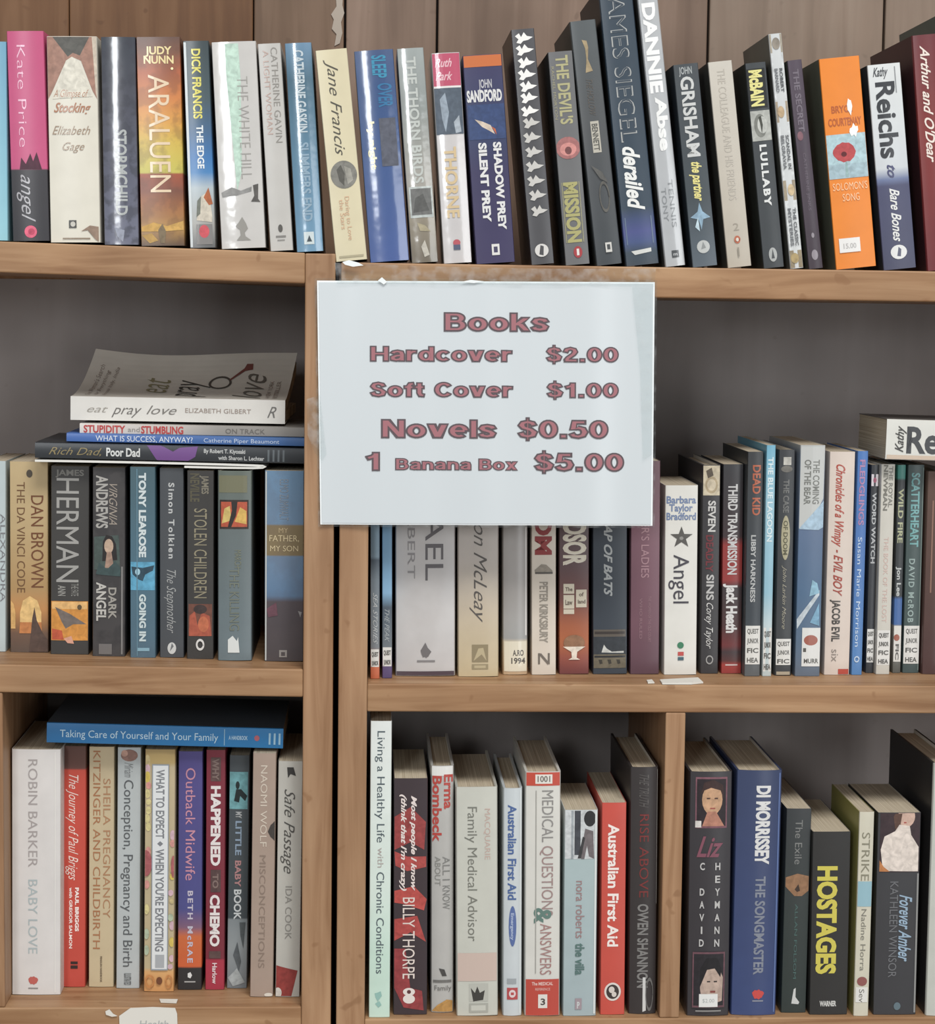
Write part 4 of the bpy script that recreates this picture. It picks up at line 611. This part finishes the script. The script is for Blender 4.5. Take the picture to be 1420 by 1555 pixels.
book('br', 1047, 1114, 1172, 1043, 1107, 1543, '322f33', 'black hardback with two portrait photos and white stacked letters', [
    Q(.14, .88, 1180, 1257, '7a525c', 'portrait_photo'), Q(.17, .85, 1183, 1254, '2c2428', 'portrait_photo'), E(.53, 1214, .24, 23, 'c09878', 'portrait_photo'), G([(.3, 1254), (.42, 1232), (.62, 1232), (.82, 1254)], 'b07c68', 'portrait_photo'), G([(.26, 1206), (.34, 1188), (.56, 1184), (.78, 1192), (.8, 1214), (.72, 1200), (.5, 1196), (.34, 1200)], '3c2a28', 'portrait_photo'), Q(.14, .28, 1246, 1256, 'cfcac5', 'portrait_photo'),
    Q(.4, .48, 1211, 1213, '4a342e', 'portrait_photo'), Q(.58, .66, 1211, 1213, '4a342e', 'portrait_photo'), Q(.48, .6, 1226, 1228, '9a5048', 'portrait_photo'),
    H('Liz', 1300, 32, .18, .8, '7d4a58', 'sb'), *stack_letters('C DAVID', .32, 1309, 19.4, 11, .055, 'b9b7b5'), *stack_letters('HEYMANN', .68, 1309, 19.4, 11, .06, 'b9b7b5'),
    Q(.12, .88, 1445, 1530, '6a4a52', 'portrait_photo'), Q(.15, .85, 1448, 1527, '29262a', 'portrait_photo'), G([(.3, 1500), (.34, 1475), (.46, 1462), (.72, 1466), (.84, 1484), (.82, 1520), (.5, 1526), (.34, 1518)], 'b09a8e', 'portrait_photo'), E(.56, 1490, .2, 22, 'b8a294', 'portrait_photo'), G([(.3, 1498), (.3, 1470), (.45, 1454), (.7, 1454), (.8, 1470), (.78, 1484), (.64, 1470), (.46, 1472)], '1f1d20', 'portrait_photo'),
    Q(.46, .54, 1489, 1491, '2f2826', 'portrait_photo'), Q(.62, .7, 1489, 1491, '2f2826', 'portrait_photo'), Q(.54, .66, 1504, 1507, '8a4a44', 'portrait_photo'), Q(.28, .72, 1509, 1529, 'dcdcd9', 'price_sticker'), H('$2.00', 1522, 6, .36, .64, 'a8acaa', '', 'price_sticker'), Q(.2, .8, 1534, 1536, '8d8b89')], kind='h', d=.155, gloss=.6)
book('br', 1118, 1191, 1170, 1111, 1178, 1542, [(1170, '333e5e'), (1542, '374672')], 'navy hardback with white condensed capitals and a small red mark', [
    T('DI MORRISSEY', .6, .3, 1193, 1312, 'd4d3d2', 'B'), T('THE SONGMASTER', .58, .22, 1330, 1480, '7e8390', 'b'), E(.58, 1510, .13, 7, 'c24844', 'publisher_mark', b=.15), Q(.46, .7, 1519, 1521, '8a8c98', 'publisher_mark'), Q(.93, .96, 1174, 1538, '5f72a0')], kind='h', d=.155, gloss=.6, sag=.003)
book('br', 1194, 1234, 1228, 1186, 1224, 1538, [(1228, '35383a'), (1400, '2f3735'), (1538, '2b3432')], 'dark green black paperback with a hand picture and grey title', [
    T('The Exile', .52, .3, 1245, 1312, '7b7c7a', ''), G([(.04, 1332), (.5, 1326), (.96, 1330), (.96, 1352), (.7, 1360), (.4, 1360), (.04, 1346)], '8f6c50', 'hand_picture'), G([(.4, 1350), (.55, 1342), (.62, 1352), (.5, 1354)], '3f3028', 'hand_picture'), T('ALLAN FOLSOM', .5, .12, 1372, 1486, '4c6864', ''), G([(.4, 1524), (.48, 1502), (.56, 1500), (.56, 1514), (.72, 1522), (.68, 1525)], 'c5c6c4', 'publisher_mark')], d=.13)
book('br', 1234, 1293, 1263, 1229, 1287, 1541, '2d2c2b', 'black paperback with bold yellow vertical capitals', [
    T('HOSTAGES', .42, .5, 1315, 1479, 'c9bd54', 'B'), H('WARNER', 1528, 8, .26, .7, 'c5c4c0', 'B', 'publisher_mark')], d=.13, gloss=.25)
book('br', 1305, 1329, 1233, 1296, 1319, 1543, 'c9c4b2', 'narrow cream paperback with grey capitals and a light blue patch', [
    T('STRIKE', .5, .56, 1264, 1337, '85816f', ''), Q(.02, .98, 1338, 1376, '90b3be', 'printed_band'), T('Nadine Horra', .5, .36, 1380, 1474, '7d7a70', ''), E(.5, 1490, .34, 7, '8a5450', 'library_sticker'), Q(.1, .9, 1499, 1522, 'dad8d2', 'library_sticker'), T('Sev', .5, .36, 1502, 1522, '66635c', '', 'library_sticker')], side='8f8a50', d=.115)
book('br', 1333, 1400, 1234, 1326, 1391, 1541, '37373a', 'dark grey paperback with a painting of a bare shouldered woman', [
    Q(.06, .98, 1235, 1324, '3a2c30', 'painting'), E(.66, 1240, .2, 16, 'c8a898', 'painting'), G([(.36, 1240), (.4, 1235.5), (.56, 1235.5), (.5, 1262), (.4, 1258)], '5c4238', 'painting'), G([(.14, 1322), (.08, 1290), (.16, 1270), (.4, 1262), (.5, 1252), (.74, 1254), (.78, 1268), (.96, 1286), (.96, 1323)], 'd8ccc2', 'painting'), G([(.06, 1306), (.16, 1316), (.3, 1323), (.06, 1323)], 'b5784a', 'painting'), Q(.6, .66, 1248, 1250, 'a0524c', 'painting'),
    T('Forever Amber', .7, .3, 1358, 1460, '93a9bc', 'sb'), T('KATHLEEN WINSOR', .42, .2, 1338, 1484, '6c6d70', ''), E(.55, 1528, .08, 6, '5f7078', 'publisher_mark'), Q(.94, .98, 1326, 1538, '8a8a88')], d=.12)
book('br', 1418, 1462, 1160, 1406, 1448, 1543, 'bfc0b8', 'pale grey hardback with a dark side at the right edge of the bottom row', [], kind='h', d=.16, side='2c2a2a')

for row, lst in BOOKS.items():
    for b in lst: solve(b, row)
relax(BOOKS['tl']+BOOKS['tr']); 
for r_ in ('ml', 'mr', 'bl'): relax(BOOKS[r_])
brl = BOOKS['br']; relax([b for b in brl if b['x'] < .27]); relax([b for b in brl if b['x'] > .27])
# keep books off the posts and the divider
def clampx(b, lo, hi):
    W = b['w']/2/math.cos(b['th']); t = (b['h'])*math.sin(b['th'])
    l = min(b['x']-W, b['x']-W+t); r = max(b['x']+W, b['x']+W+t)
    if l < lo: b['x'] += lo-l
    if r > hi: b['x'] -= r-hi
for r_, lo, hi in (('ml', -.60, -.0534), ('bl', -.3126, -.0534), ('mr', .0034, .80)):
    for b in BOOKS[r_]:
        pass
        clampx(b, lo, hi)
for b in brl: clampx(b, .0034 if b['x'] < .27 else .2840, .2656 if b['x'] < .27 else .80)
for row, lst in BOOKS.items():
    for b in lst: build(b)

# ------------------------------------------------------------------ lying books
def lying(x0, yt0, yb0, x1, yt1, yb1, s, col, label, prints=(), kind='p', d=.12, gloss=.35, **k):
    """spine seen from the front, head of the book on the left"""
    a0, a1, c0, c1 = unp(x1, yt1, s), unp(x1, yb1, s), unp(x0, yt0, s), unp(x0, yb0, s)
    B = Vector(((a0[0]+a1[0])/2, (a0[1]+a1[1])/2)); Tt = Vector(((c0[0]+c1[0])/2, (c0[1]+c1[1])/2)); v = Tt-B
    b = dict(q=None, col=col, label=label, prints=list(prints), kind=kind, d=d, gloss=gloss, sag=k.get('sag', .0006), side=k.get('side'), mot=k.get('mot'), wr=0, pcol=k.get('pcol'), cat='book')
    b.update(S=s, x=B.x, z=B.y, th=math.atan2(v.x, v.y), w=((a0[1]-a1[1])+(c0[1]-c1[1]))/2-.0004, h=v.length, yt=x0, yb=x1)
    return build(b)
lying(71, 1097, 1128, 430, 1106, 1138, .036, [(71, '2f6fa4'), (430, '2b76ac')], 'blue paperback lying flat across the bottom left row', [
    T('Taking Care of Yourself and Your Family', .5, .38, 91, 331, 'b9d2e0', ''), T('A HANDBOOK', .5, .2, 347, 376, 'a8c6da', 'b'), E(.5, 390, .14, 4, 'b0606a', 'publisher_mark'), T('III', .5, .6, 408, 426, '9cc0d4', '', 'publisher_mark'), Q(.1, .9, 340, 341, '9cc0d4')], d=.14, side='3f464d')
lying(121, 642, 659, 462, 649, 664, .055, [(121, 'cfc9c4'), (265, 'b9b2ac'), (330, '8f8b86'), (462, '85817c')], 'thin white booklet with red lettering inside the stack lying on the middle left row', [
    T('STUPIDITY', .5, .74, 127, 190, 'b03c3c', 'b'), T('and', .5, .5, 194, 212, '8a8480'), T('STUMBLING', .5, .74, 214, 278, 'b03c3c', 'b'), T('ON TRACK', .5, .5, 342, 402, '66625e', '')], d=.15, sag=.0002)
lying(101, 657, 671, 462, 664.5, 678.5, .052, [(101, '4467a8'), (462, '3a5f92')], 'thin blue paperback with white lettering inside the stack lying on the middle left row', [
    T('WHAT IS SUCCESS, ANYWAY?', .5, .66, 145, 292, 'd5dbe4', ''), T('Catherine Piper Beaumont', .5, .5, 309, 424, 'b9c6dc', '')], d=.15, sag=.0003)
lying(53, 671.5, 695.2, 462, 680, 705.5, .048, '2c2f33', 'black paperback with a purple shape on its spine, lowest of the lying stack', [
    T('Rich Dad,', .5, .5, 74, 154, '8a7c58', 's'), T('Poor Dad', .5, .54, 161, 212, 'cfd0ce', 'b'), G([(0, 238), (1, 222), (1, 243), (.6, 262), (.85, 272), (1, 300), (.3, 296), (0, 285)], '6f4a84', 'purple_shape'), T('By Robert T. Kiyosaki', .7, .26, 309, 372, 'b5b6b5', 'b'), T('with Sharon L. Lechter', .28, .26, 331, 401, 'b5b6b5', 'b'), T('IIII', .5, .8, 406, 432, '5c6266', '', 'publisher_mark')], d=.15, sag=.0006)
lying(1346, 637, 697, 1652, 644, 708, .047, 'd0cfc8', 'white paperback lying on top of the middle right row with huge black letters', [
    H('Kathy', 1362, 0, 0, 0, '000') if False else T('Reichs', .52, .66, 1377, 1500, '2f3033', 'b'), Q(.02, .12, 1348, 1650, 'c4b09c')], d=.11, side='5a5653', sag=.0004)
# rotated small first name on the lying white book
kb = [o for o in bpy.data.objects if str(o.get("label", "")).startswith("white paperback lying on top of the middle right")][0]
def surf0(x, z, lift): return (x, -lift, z)
wk = unp(1346, 637, .047)[1]-unp(1346, 697, .047)[1]-.0004
hk = kb.children[0].dimensions.z if False else max(v.co.z for v in kb.children[0].data.vertices)
put_prints(kb, [('H', 'Kathy', 1372, 13, .18, .86, '4b4a48', 'sb', 'first_name')], wk, hk, 1346, 1652, surf0)

# white booklet folded over, under the black book
def px3(px, py, s): x, z = unp(px, py, s); return (x, s, Z0+z)
fold = []
for px, py in ((53, 699.6), (120, 700.6), (200, 702.2), (280, 704), (340, 705.6), (385, 707.0), (399, 707.8), (403, 709.0), (399, 710.2), (385, 710.9), (340, 710.4), (280, 709.0)): fold.append((px, py))
v = []; f = []
th = .0018
pts = [unp(px, py, .047) for px, py in fold]; nn = len(pts)
nrm = []
for i in range(nn):
    a, b = pts[max(0, i-1)], pts[min(nn-1, i+1)]; dx, dz = b[0]-a[0], b[1]-a[1]; L = math.hypot(dx, dz); nrm.append((-dz/L, dx/L))
out = [(p[0]+n[0]*th/2, p[1]+n[1]*th/2) for p, n in zip(pts, nrm)]; inn = [(p[0]-n[0]*th/2, p[1]-n[1]*th/2) for p, n in zip(pts, nrm)]
loop = out+inn[::-1]; k = len(loop)
v = [(x, .047, Z0+z) for x, z in loop]+[(x, .190, Z0+z) for x, z in loop]
f = [(i, (i+1) % k, k+(i+1) % k, k+i) for i in range(k)]
for i in range(nn-1): f += [(i, k-1-i, k-2-i, i+1), (k+i, k+i+1, 2*k-2-i, 2*k-1-i)]
o = mesh_obj('booklet', v, f, mat('dcdad4', .6)); o['label'] = 'thin white booklet with a folded right end beneath the black lying book'; o['category'] = 'booklet'

# the curled paperback on top of the stack
s0 = .062
L0, L1, R0, R1 = unp(107, 602, s0), unp(107, 638, s0), unp(433, 608.5, s0), unp(433, 644, s0)
W = L0[1]-L1[1]; LEN = R0[0]-L0[0]; tl = math.atan2(R0[1]-L0[1], LEN)
root = empty('book', (L1[0], s0, Z0+L1[1]+.0003), (0, -tl, 0), 'white paperback with a curled up cover on top of the lying stack', 'book')
cw = cover_mat('d3d0ca', 1, .3); DD = .128
def bxl(nm, lo, hi, m): return box_mesh(nm, lo, hi, m, root, 0)
bxl('spine', (0, 0, 0), (LEN, .0006, W), cw)
bxl('back_cover', (0, .0006, 0), (LEN, DD, .0005), cw)
def rise(b, a): return .040*b**2.1*(1-.10*math.sin(math.pi*a))-.0016*math.sin(2*math.pi*a)*b
NA, NB = 24, 14
def sheet(nm, z0, fac, th, m, x0=0, x1=1, d=DD):
    vv = []; ff = []
    for layer in (0, 1):
        for i in range(NA+1):
            for j in range(NB+1):
                a, b = i/NA, j/NB; vv.append((LEN*(x0+(x1-x0)*a)+.006*b*b, .0006+b*d, z0+fac*rise(b, a)-layer*th))
    n1 = (NA+1)*(NB+1)
    for i in range(NA):
        for j in range(NB):
            q = i*(NB+1)+j; ff.append((q, q+NB+1, q+NB+2, q+1)); ff.append((n1+q, n1+q+1, n1+q+NB+2, n1+q+NB+1))
    for i in range(NA):
        for j in (0, NB): q = i*(NB+1)+j; ff.append((q, n1+q, n1+q+NB+1, q+NB+1))
    for j in range(NB):
        for i in (0, NA): q = i*(NB+1)+j; ff.append((q, q+1, n1+q+1, n1+q))
    return mesh_obj(nm, vv, ff, m, root, smooth=False)
sheet('front_cover', W, 1, .0005, cover_mat('d0cbc1', 1, .3))
sheet('page_block', W-.0009, .80, W*.52, PAGES, .004, .996, DD-.002)
sheet('page_block', W*.47, .10, W*.43, PAGES, .004, .996, DD-.002)
put_prints(root, [T('eat', .5, .32, 132, 164, '9a958c', 's'), T('pray', .5, .44, 169, 215, '6b6763', 's'), T('love', .5, .40, 222, 268, '77736e', 's'), T('ELIZABETH GILBERT', .5, .2, 281, 381, '93857c', ''), T('R', .5, .5, 406, 420, '6d6b68', 's', 'publisher_mark')],
    W, LEN, 107, 433, lambda x, z, lift: (LEN-z, -lift, x+W/2))
def sc(u, v, lift):   # u along the length, v from spine to fore edge
    a, b = u, v; return (LEN*a+.006*b*b, .0006+b*DD, W+rise(b, a)+lift*2)
cov = []
def cov_item(it, u0, u1, v0, v1): cov.append((it, u0, u1, v0, v1))
def cover_word(s_, u0, u1, v0, v1, c, st):
    b_, sh = STY[st]; vv, ff = text2d(s_, b_, sh); xa, xb = min(p[0] for p in vv), max(p[0] for p in vv); ya, yb_ = min(p[1] for p in vv), max(p[1] for p in vv)
    # words run from the spine to the fore edge, as on a cover turned on its side
    mesh_obj('cover_lettering', [sc(u0+(yb_-p[1])/(yb_-ya)*(u1-u0), v0+(p[0]-xa)/(xb-xa)*(v1-v0), .0003) for p in vv], ff, mat(c, .6), root)
for w_ in (('eat', .30, .42, .30, .66, '8c8668', 's'), ('pray', .47, .62, .12, .62, '45413c', 's'), ('love', .74, .88, .10, .72, '6b665e', 's'),
           ('One Woman\'s Search', .05, .075, .12, .82, '8d7f76', 's'), ('for Everything', .09, .115, .15, .75, '8d7f76', 's'), ('Across Italy, India', .13, .155, .12, .8, '8d7f76', 's'),
           ('A NEW YORK', .90, .92, .12, .6, '8d7f76', ''), ('BESTSELLER', .935, .955, .12, .6, '8d7f76', '')): cover_word(*w_)
def cover_prints():
    n = 24; v_ = []
    for i in range(n):
        a = 2*math.pi*i/n
        v_ += [sc(.66+.055*math.cos(a), .55+.13*math.sin(a), .0003), sc(.66+.044*math.cos(a), .55+.10*math.sin(a), .0003)]
    mesh_obj('bead_string', v_, [(2*i, 2*i+1, (2*i+3) % (2*n), (2*i+2) % (2*n)) for i in range(n)], mat('55504a', .6), root)
    mesh_obj('bead_tassel', [sc(.70, .62, .0003), sc(.705, .60, .0003), sc(.765, .76, .0003), sc(.80, .78, .0003), sc(.795, .86, .0003), sc(.765, .86, .0003), sc(.758, .80, .0003)], [(0, 1, 2, 6), (2, 3, 4, 5, 6)], mat('7a4a44', .6), root)
cover_prints()

# ------------------------------------------------------------------ price sign
A, Bq, C_, Dq = unp(483, 427.5, -.004), unp(993, 430, -.004), unp(989.5, 797, -.004), unp(488, 795, -.004)
sroot = empty('price_sign', ((C_[0]+Dq[0])/2, -.0035, Z0+(C_[1]+Dq[1])/2), (0, 0, 0), 'white laminated price list sign taped over the front of both bookcases', 'sign')
ox, oz = (C_[0]+Dq[0])/2, (C_[1]+Dq[1])/2
def sg(u, v, y):   # u 0..1 from left, v 0..1 from top
    x = (A[0]*(1-u)+Bq[0]*u)*(1-v)+(Dq[0]*(1-u)+C_[0]*u)*v; z = (A[1]*(1-u)+Bq[1]*u)*(1-v)+(Dq[1]*(1-u)+C_[1]*u)*v
    return (x-ox, y, z-oz)
def wav(u, v): return .0006*math.sin(u*21+.6)+.0003*math.sin(u*37)
def sheet2(nm, m, e, y0, th, n=40, k=8):
    vv = []; ff = []
    for ly in (0, 1):
        for i in range(n+1):
            for j in range(k+1):
                u, v = -e+(1+2*e)*i/n, -e*1.35+(1+2.7*e)*j/k; x, y, z = sg(u, v, y0); vv.append((x, y+(wav(u, v))+ly*th, z))
    n1 = (n+1)*(k+1)
    for i in range(n):
        for j in range(k):
            q = i*(k+1)+j; ff.append((q, q+1, q+k+2, q+k+1)); ff.append((n1+q, n1+q+k+1, n1+q+k+2, n1+q+1))
    for i in range(n):
        for j in (0, k): q = i*(k+1)+j; ff.append((q, q+k+1, n1+q+k+1, n1+q))
    for j in range(k):
        for i in (0, n): q = i*(k+1)+j; ff.append((q, n1+q, n1+q+1, q+1))
    o = mesh_obj(nm, vv, ff, m, sroot, smooth=True); e_ = o.modifiers.new('edge', 'EDGE_SPLIT'); e_.split_angle = math.radians(35); return o
pm_ = bpy.data.materials.new('laminated_paper'); pm_.use_nodes = True; b_ = pm_.node_tree.nodes['Principled BSDF']
b_.inputs['Base Color'].default_value = lin('c9cfd2'); b_.inputs['Roughness'].default_value = .6; b_.inputs['Coat Weight'].default_value = .7; b_.inputs['Coat Roughness'].default_value = .25
sheet2('paper_sheet', pm_, -.002, -.0008, .0005)
sheet2('rim_highlight', mat('e9edee', .35), .003, -.00015, .0001)  # white border paints the bright highlight along the sign's edge
FILM = film_mat('clear_film', .05)
sheet2('laminate_edge', FILM, .010, .0000, .0002)
# heavy wide capitals of the sign, drawn as strokes of an elliptical pen
def arc(cx, cy, rx, ry, a0, a1, n=14): return [(cx+rx*math.cos(math.radians(a0+(a1-a0)*i/n)), cy+ry*math.sin(math.radians(a0+(a1-a0)*i/n))) for i in range(n+1)]
SP = [(.64, .70), (.57, .84), (.38, .905), (.20, .85), (.14, .72), (.22, .59), (.52, .46), (.64, .33), (.59, .16), (.40, .095), (.19, .15), (.11, .31)]
GL = {'B': (.84, [[(.135, 0), (.135, 1)], [(.1, .905)]+arc(.44, .715, .21, .19, 90, -90)+[(.1, .525)], [(.1, .525)]+arc(.47, .31, .225, .215, 90, -90)+[(.1, .095)]]),
 'o': (.76, [arc(.38, .38, .245, .285, 0, 360, 22)]), 'k': (.76, [[(.135, 0), (.135, 1)], ('h', [(.2, .28), (.6, .76)]), ('h', [(.36, .45), (.62, 0)])]),
 's': (.66, [[(.56, .5), (.5, .62), (.33, .665), (.18, .63), (.14, .54), (.2, .45), (.44, .35), (.53, .25), (.49, .14), (.33, .095), (.16, .13), (.09, .25)]]),
 'H': (.88, [[(.135, 0), (.135, 1)], [(.745, 0), (.745, 1)], [(.135, .5), (.745, .5)]]),
 'a': (.72, [[(.57, 0), (.57, .46), (.53, .61), (.36, .665), (.2, .62), (.12, .52)], [(.57, .41), (.3, .36), (.14, .27), (.15, .14), (.3, .09), (.46, .13), (.57, .25)]]),
 'r': (.52, [[(.135, 0), (.135, .76)], [(.135, .42), (.2, .58), (.33, .655), (.5, .65)]]), 'd': (.78, [[(.64, 0), (.64, 1)], arc(.37, .38, .235, .285, 0, 360, 22)]),
 'c': (.70, [arc(.38, .38, .245, .285, 38, 322)]), 'v': (.74, [('h', [(.13, .76), (.36, 0)]), ('h', [(.61, .76), (.38, 0)])]), 'e': (.75, [arc(.38, .38, .245, .285, 0, 312, 18), [(.14, .38), (.64, .38)]]),
 'f': (.47, [[(.24, 0), (.24, .74), (.3, .87), (.47, .905)], [(.01, .665), (.45, .665)]]), 't': (.49, [[(.23, .96), (.23, .26), (.29, .12), (.46, .095)], [(.01, .665), (.45, .665)]]),
 'S': (.78, [SP]), 'C': (.88, [arc(.47, .5, .325, .405, 36, 324, 18)]), 'N': (.88, [[(.135, 0), (.135, 1)], [(.745, 0), (.745, 1)], ('h', [(.15, 1), (.73, 0)])]), 'l': (.27, [[(.135, 0), (.135, 1)]]),
 'n': (.76, [[(.135, 0), (.135, .76)], [(.135, .42), (.2, .6), (.38, .665), (.56, .6), (.62, .45), (.62, 0)]]), 'x': (.74, [('h', [(.14, .76), (.60, 0)]), ('h', [(.60, .76), (.14, 0)])]),
 '0': (.78, [arc(.39, .5, .25, .405, 0, 360, 22)]), '1': (.62, [[(.42, 0), (.42, 1)], [(.42, .88), (.3, .76), (.08, .68)]]),
 '2': (.76, [[(.13, .66), (.2, .84), (.38, .905), (.56, .84), (.61, .69), (.53, .53), (.26, .27), (.16, .1)], [(.08, .095), (.72, .095)]]),
 '5': (.76, [[(.66, .905), (.22, .905), (.17, .52), (.38, .59), (.56, .53), (.63, .35), (.56, .17), (.37, .095), (.19, .14), (.11, .27)]]), '.': (.34, [[(.17, 0), (.17, .22)]]),
 '$': (.78, [SP, ('thin', [(.385, -.13), (.385, 1.13)])]), ' ': (.36, [])}
def stroke(pts, tx, ty, ext):
    closed = math.hypot(pts[0][0]-pts[-1][0], pts[0][1]-pts[-1][1]) < 1e-6
    p = list(pts)
    if ext and not closed:
        for e, o in ((0, 1), (-1, -2)):
            dx, dy = p[e][0]-p[o][0], p[e][1]-p[o][1]; L = math.hypot(dx, dy); p[e] = (p[e][0]+dx/L*ext, p[e][1]+dy/L*ext)
    n = len(p); v = []
    for i in range(n):
        a, b = p[max(0, i-1)], p[min(n-1, i+1)]
        if closed and i in (0, n-1): a, b = p[-2], p[1]
        dx, dy = b[0]-a[0], b[1]-a[1]; L = math.hypot(dx, dy) or 1; nx, ny = -dy/L, dx/L
        k = 1.
        if 0 < i < n-1:
            ex, ey = p[i][0]-p[i-1][0], p[i][1]-p[i-1][1]; M = math.hypot(ex, ey) or 1; k = min(1.6, 1/max(.3, (nx*-ey+ny*ex)/M))
        v += [(p[i][0]+nx*tx/2*k, p[i][1]+ny*ty/2*k), (p[i][0]-nx*tx/2*k, p[i][1]-ny*ty/2*k)]
    return v, [(2*i, 2*i+1, 2*i+3, 2*i+2) for i in range(n-1)]
def signtext(parts):
    for s_, px0, px1, pyb, cap in parts:
        tot = sum(GL[ch][0] for ch in s_)+.05*(len(s_)-1)-.03; v_, f_, i_ = [], [], []
        for mi, grow, lf in ((0, .045, .0005), (1, -.045, .0007)):
            cx = 0
            for ch in s_:
                wd, strokes = GL[ch]
                for st_ in strokes:
                    thin = st_[0] == 'thin'; hz = st_[0] == 'h'; pts = st_[1] if thin or hz else st_
                    vv, ff = stroke(pts, (.10 if thin else .25)+2*grow*.8, (.10 if thin else .185)+2*grow, grow*1.0)
                    if hz:
                        (xa, ya), (xb, yb_) = pts; e = grow*(1 if ya > yb_ else -1); hw = .145+grow*.95
                        vv = [(xa+hw, ya+e), (xa-hw, ya+e), (xb+hw, yb_-e), (xb-hw, yb_-e)]; ff = [(0, 1, 3, 2)]
                    o = len(v_)
                    for p in vv:
                        px = px0+(cx+p[0])/tot*(px1-px0); py = pyb-p[1]*cap
                        vq = (py-428.7)/(796-428.7); uq = (px-(483+5*vq))/((993-3.5*vq)-(483+5*vq))
                        x, y, z = sg(uq, vq, -.0008); v_.append((x, y+wav(uq, vq)-lf, z))
                    f_ += [tuple(k+o for k in g) for g in ff]; i_ += [mi]*len(ff)
                cx += wd+.05
        mesh_obj('lettering', v_, f_, [mat('5a4e52', .5), mat('a06a70', .5)], sroot, i_)
signtext([('Books', 674, 831, 502, 27), ('Hardcover', 562, 776, 548, 22), ('$2.00', 829, 938, 548, 22), ('Soft Cover', 562, 777, 602, 22), ('$1.00', 830, 938, 602, 22),
          ('Novels', 579, 751, 664, 27), ('$0.50', 786, 922, 664, 27), ('1', 554, 577, 714, 27), ('Banana Box', 600, 784, 713, 17), ('$5.00', 811, 946, 714, 27)])
TAPE = film_mat('clear_tape', .09)
def strip(nm, pts, y, th, m, parent, lab=None, cat=None):
    n = len(pts); cen = (ox, -.0035, Z0+oz) if parent else (0, 0, 0)
    q = [unp(px, py, y) for px, py in pts]
    v = [(x-cen[0], y+dy-cen[1], Z0+z-cen[2]) for dy in (0, th) for x, z in q]
    f = [tuple(range(n)), tuple(range(n, 2*n))[::-1]]+[(i, (i+1) % n, n+(i+1) % n, n+i) for i in range(n)]
    o = mesh_obj(nm, v, f, m, parent)
    if lab: o['label'] = lab; o['category'] = cat
    return o
strip('clear_tape', [(508, 399), (640, 404), (820, 408), (996, 408), (994, 436), (900, 434), (700, 432), (512, 431)], -.0060, .0002, TAPE, sroot)
strip('clear_tape', [(466, 606), (486, 600), (496, 690), (489, 700), (478, 688), (467, 660)], -.0060, .0002, TAPE, sroot)
strip('clear_tape', [(960, 436), (992, 436), (991, 690), (976, 700), (972, 560)], -.0062, .0002, FILM, sroot)
glare = mat('e6eaea', .4)  # opaque white patches paint glints on the clear tape
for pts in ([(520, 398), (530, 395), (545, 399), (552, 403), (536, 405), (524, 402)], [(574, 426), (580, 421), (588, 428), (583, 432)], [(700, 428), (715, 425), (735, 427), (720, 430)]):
    strip('tape_glint', pts, -.0065, .0003, glare, sroot)

# ------------------------------------------------------------------ torn paper labels on the shelf edges
PAPER = mat('d8d4cb', .8)
def flatpaper(nm, pts, zt, thick, lab, m=PAPER):
    """paper lying on the shelf board: pixels are met with the board's top plane"""
    P = []
    for px, py in pts:
        d = ray(px, py); t = zt/d.z; P.append((d.x*t, max(.0006, d.y*t-D0)))
    n = len(P); v = [(x, y, Z0+zt+.0002) for x, y in P]+[(x, y, Z0+zt+.0002+thick*(1+.6*(i % 2))) for i, (x, y) in enumerate(P)]
    f = [tuple(range(n)), tuple(range(n, 2*n))]+[(i, (i+1) % n, n+(i+1) % n, n+i) for i in range(n)]
    o = mesh_obj(nm, v, f, m); o['label'] = lab; o['category'] = 'paper scrap'
flatpaper('paper_scrap', [(1002, 1034), (1060, 1032), (1068, 1038), (1050, 1040), (1006, 1040)], -.3214, .0012, 'torn white paper strip on the shelf edge below the starred white book')
flatpaper('paper_scrap', [(982, 1034), (990, 1034), (994, 1038), (984, 1038.5)], -.3214, .0008, 'tiny white paper crumb left of the torn strip on the middle shelf')
flatpaper('paper_scrap', [(242, 1518), (270, 1519), (268, 1524), (244, 1523)], -.6109, .0006, 'small torn paper bit on the bottom left shelf in front of the pastel book')
def frontpaper(nm, pts, lab, prints=None, cat='shelf label', m=PAPER):
    q = [unp(px, py, -.0012) for px, py in pts]; n = len(q)
    v = [(x, y, Z0+z) for y in (-.0012, -.0003) for x, z in q]
    o = mesh_obj(nm, v, [tuple(range(n)), tuple(range(n, 2*n))[::-1]]+[(i, (i+1) % n, n+(i+1) % n, n+i) for i in range(n)], m)
    o['label'] = lab; o['category'] = cat
    return o
lb = frontpaper('shelf_label', [(181, 1543), (198, 1531), (232, 1529.5), (266, 1531), (269, 1540), (270, 1576), (182, 1578)], 'white torn edged label stuck on the bottom left shelf edge')
vv, ff = text2d('Health', 0, .1); xa, xb = min(p[0] for p in vv), max(p[0] for p in vv)
q = []
for p in vv:
    x, z = unp(212+(p[0]-xa)/(xb-xa)*44, 1560-p[1]/.73*11, -.0014); q.append((x, -.0014, Z0+z))
mesh_obj('lettering', q, ff, mat('a8aaa8', .7), lb)
frontpaper('paper_scrap', [(160, 1536), (166, 1533), (172, 1540), (178, 1543), (170, 1544), (161, 1541)], 'crumb of torn paper left of the white shelf label', cat='paper scrap')
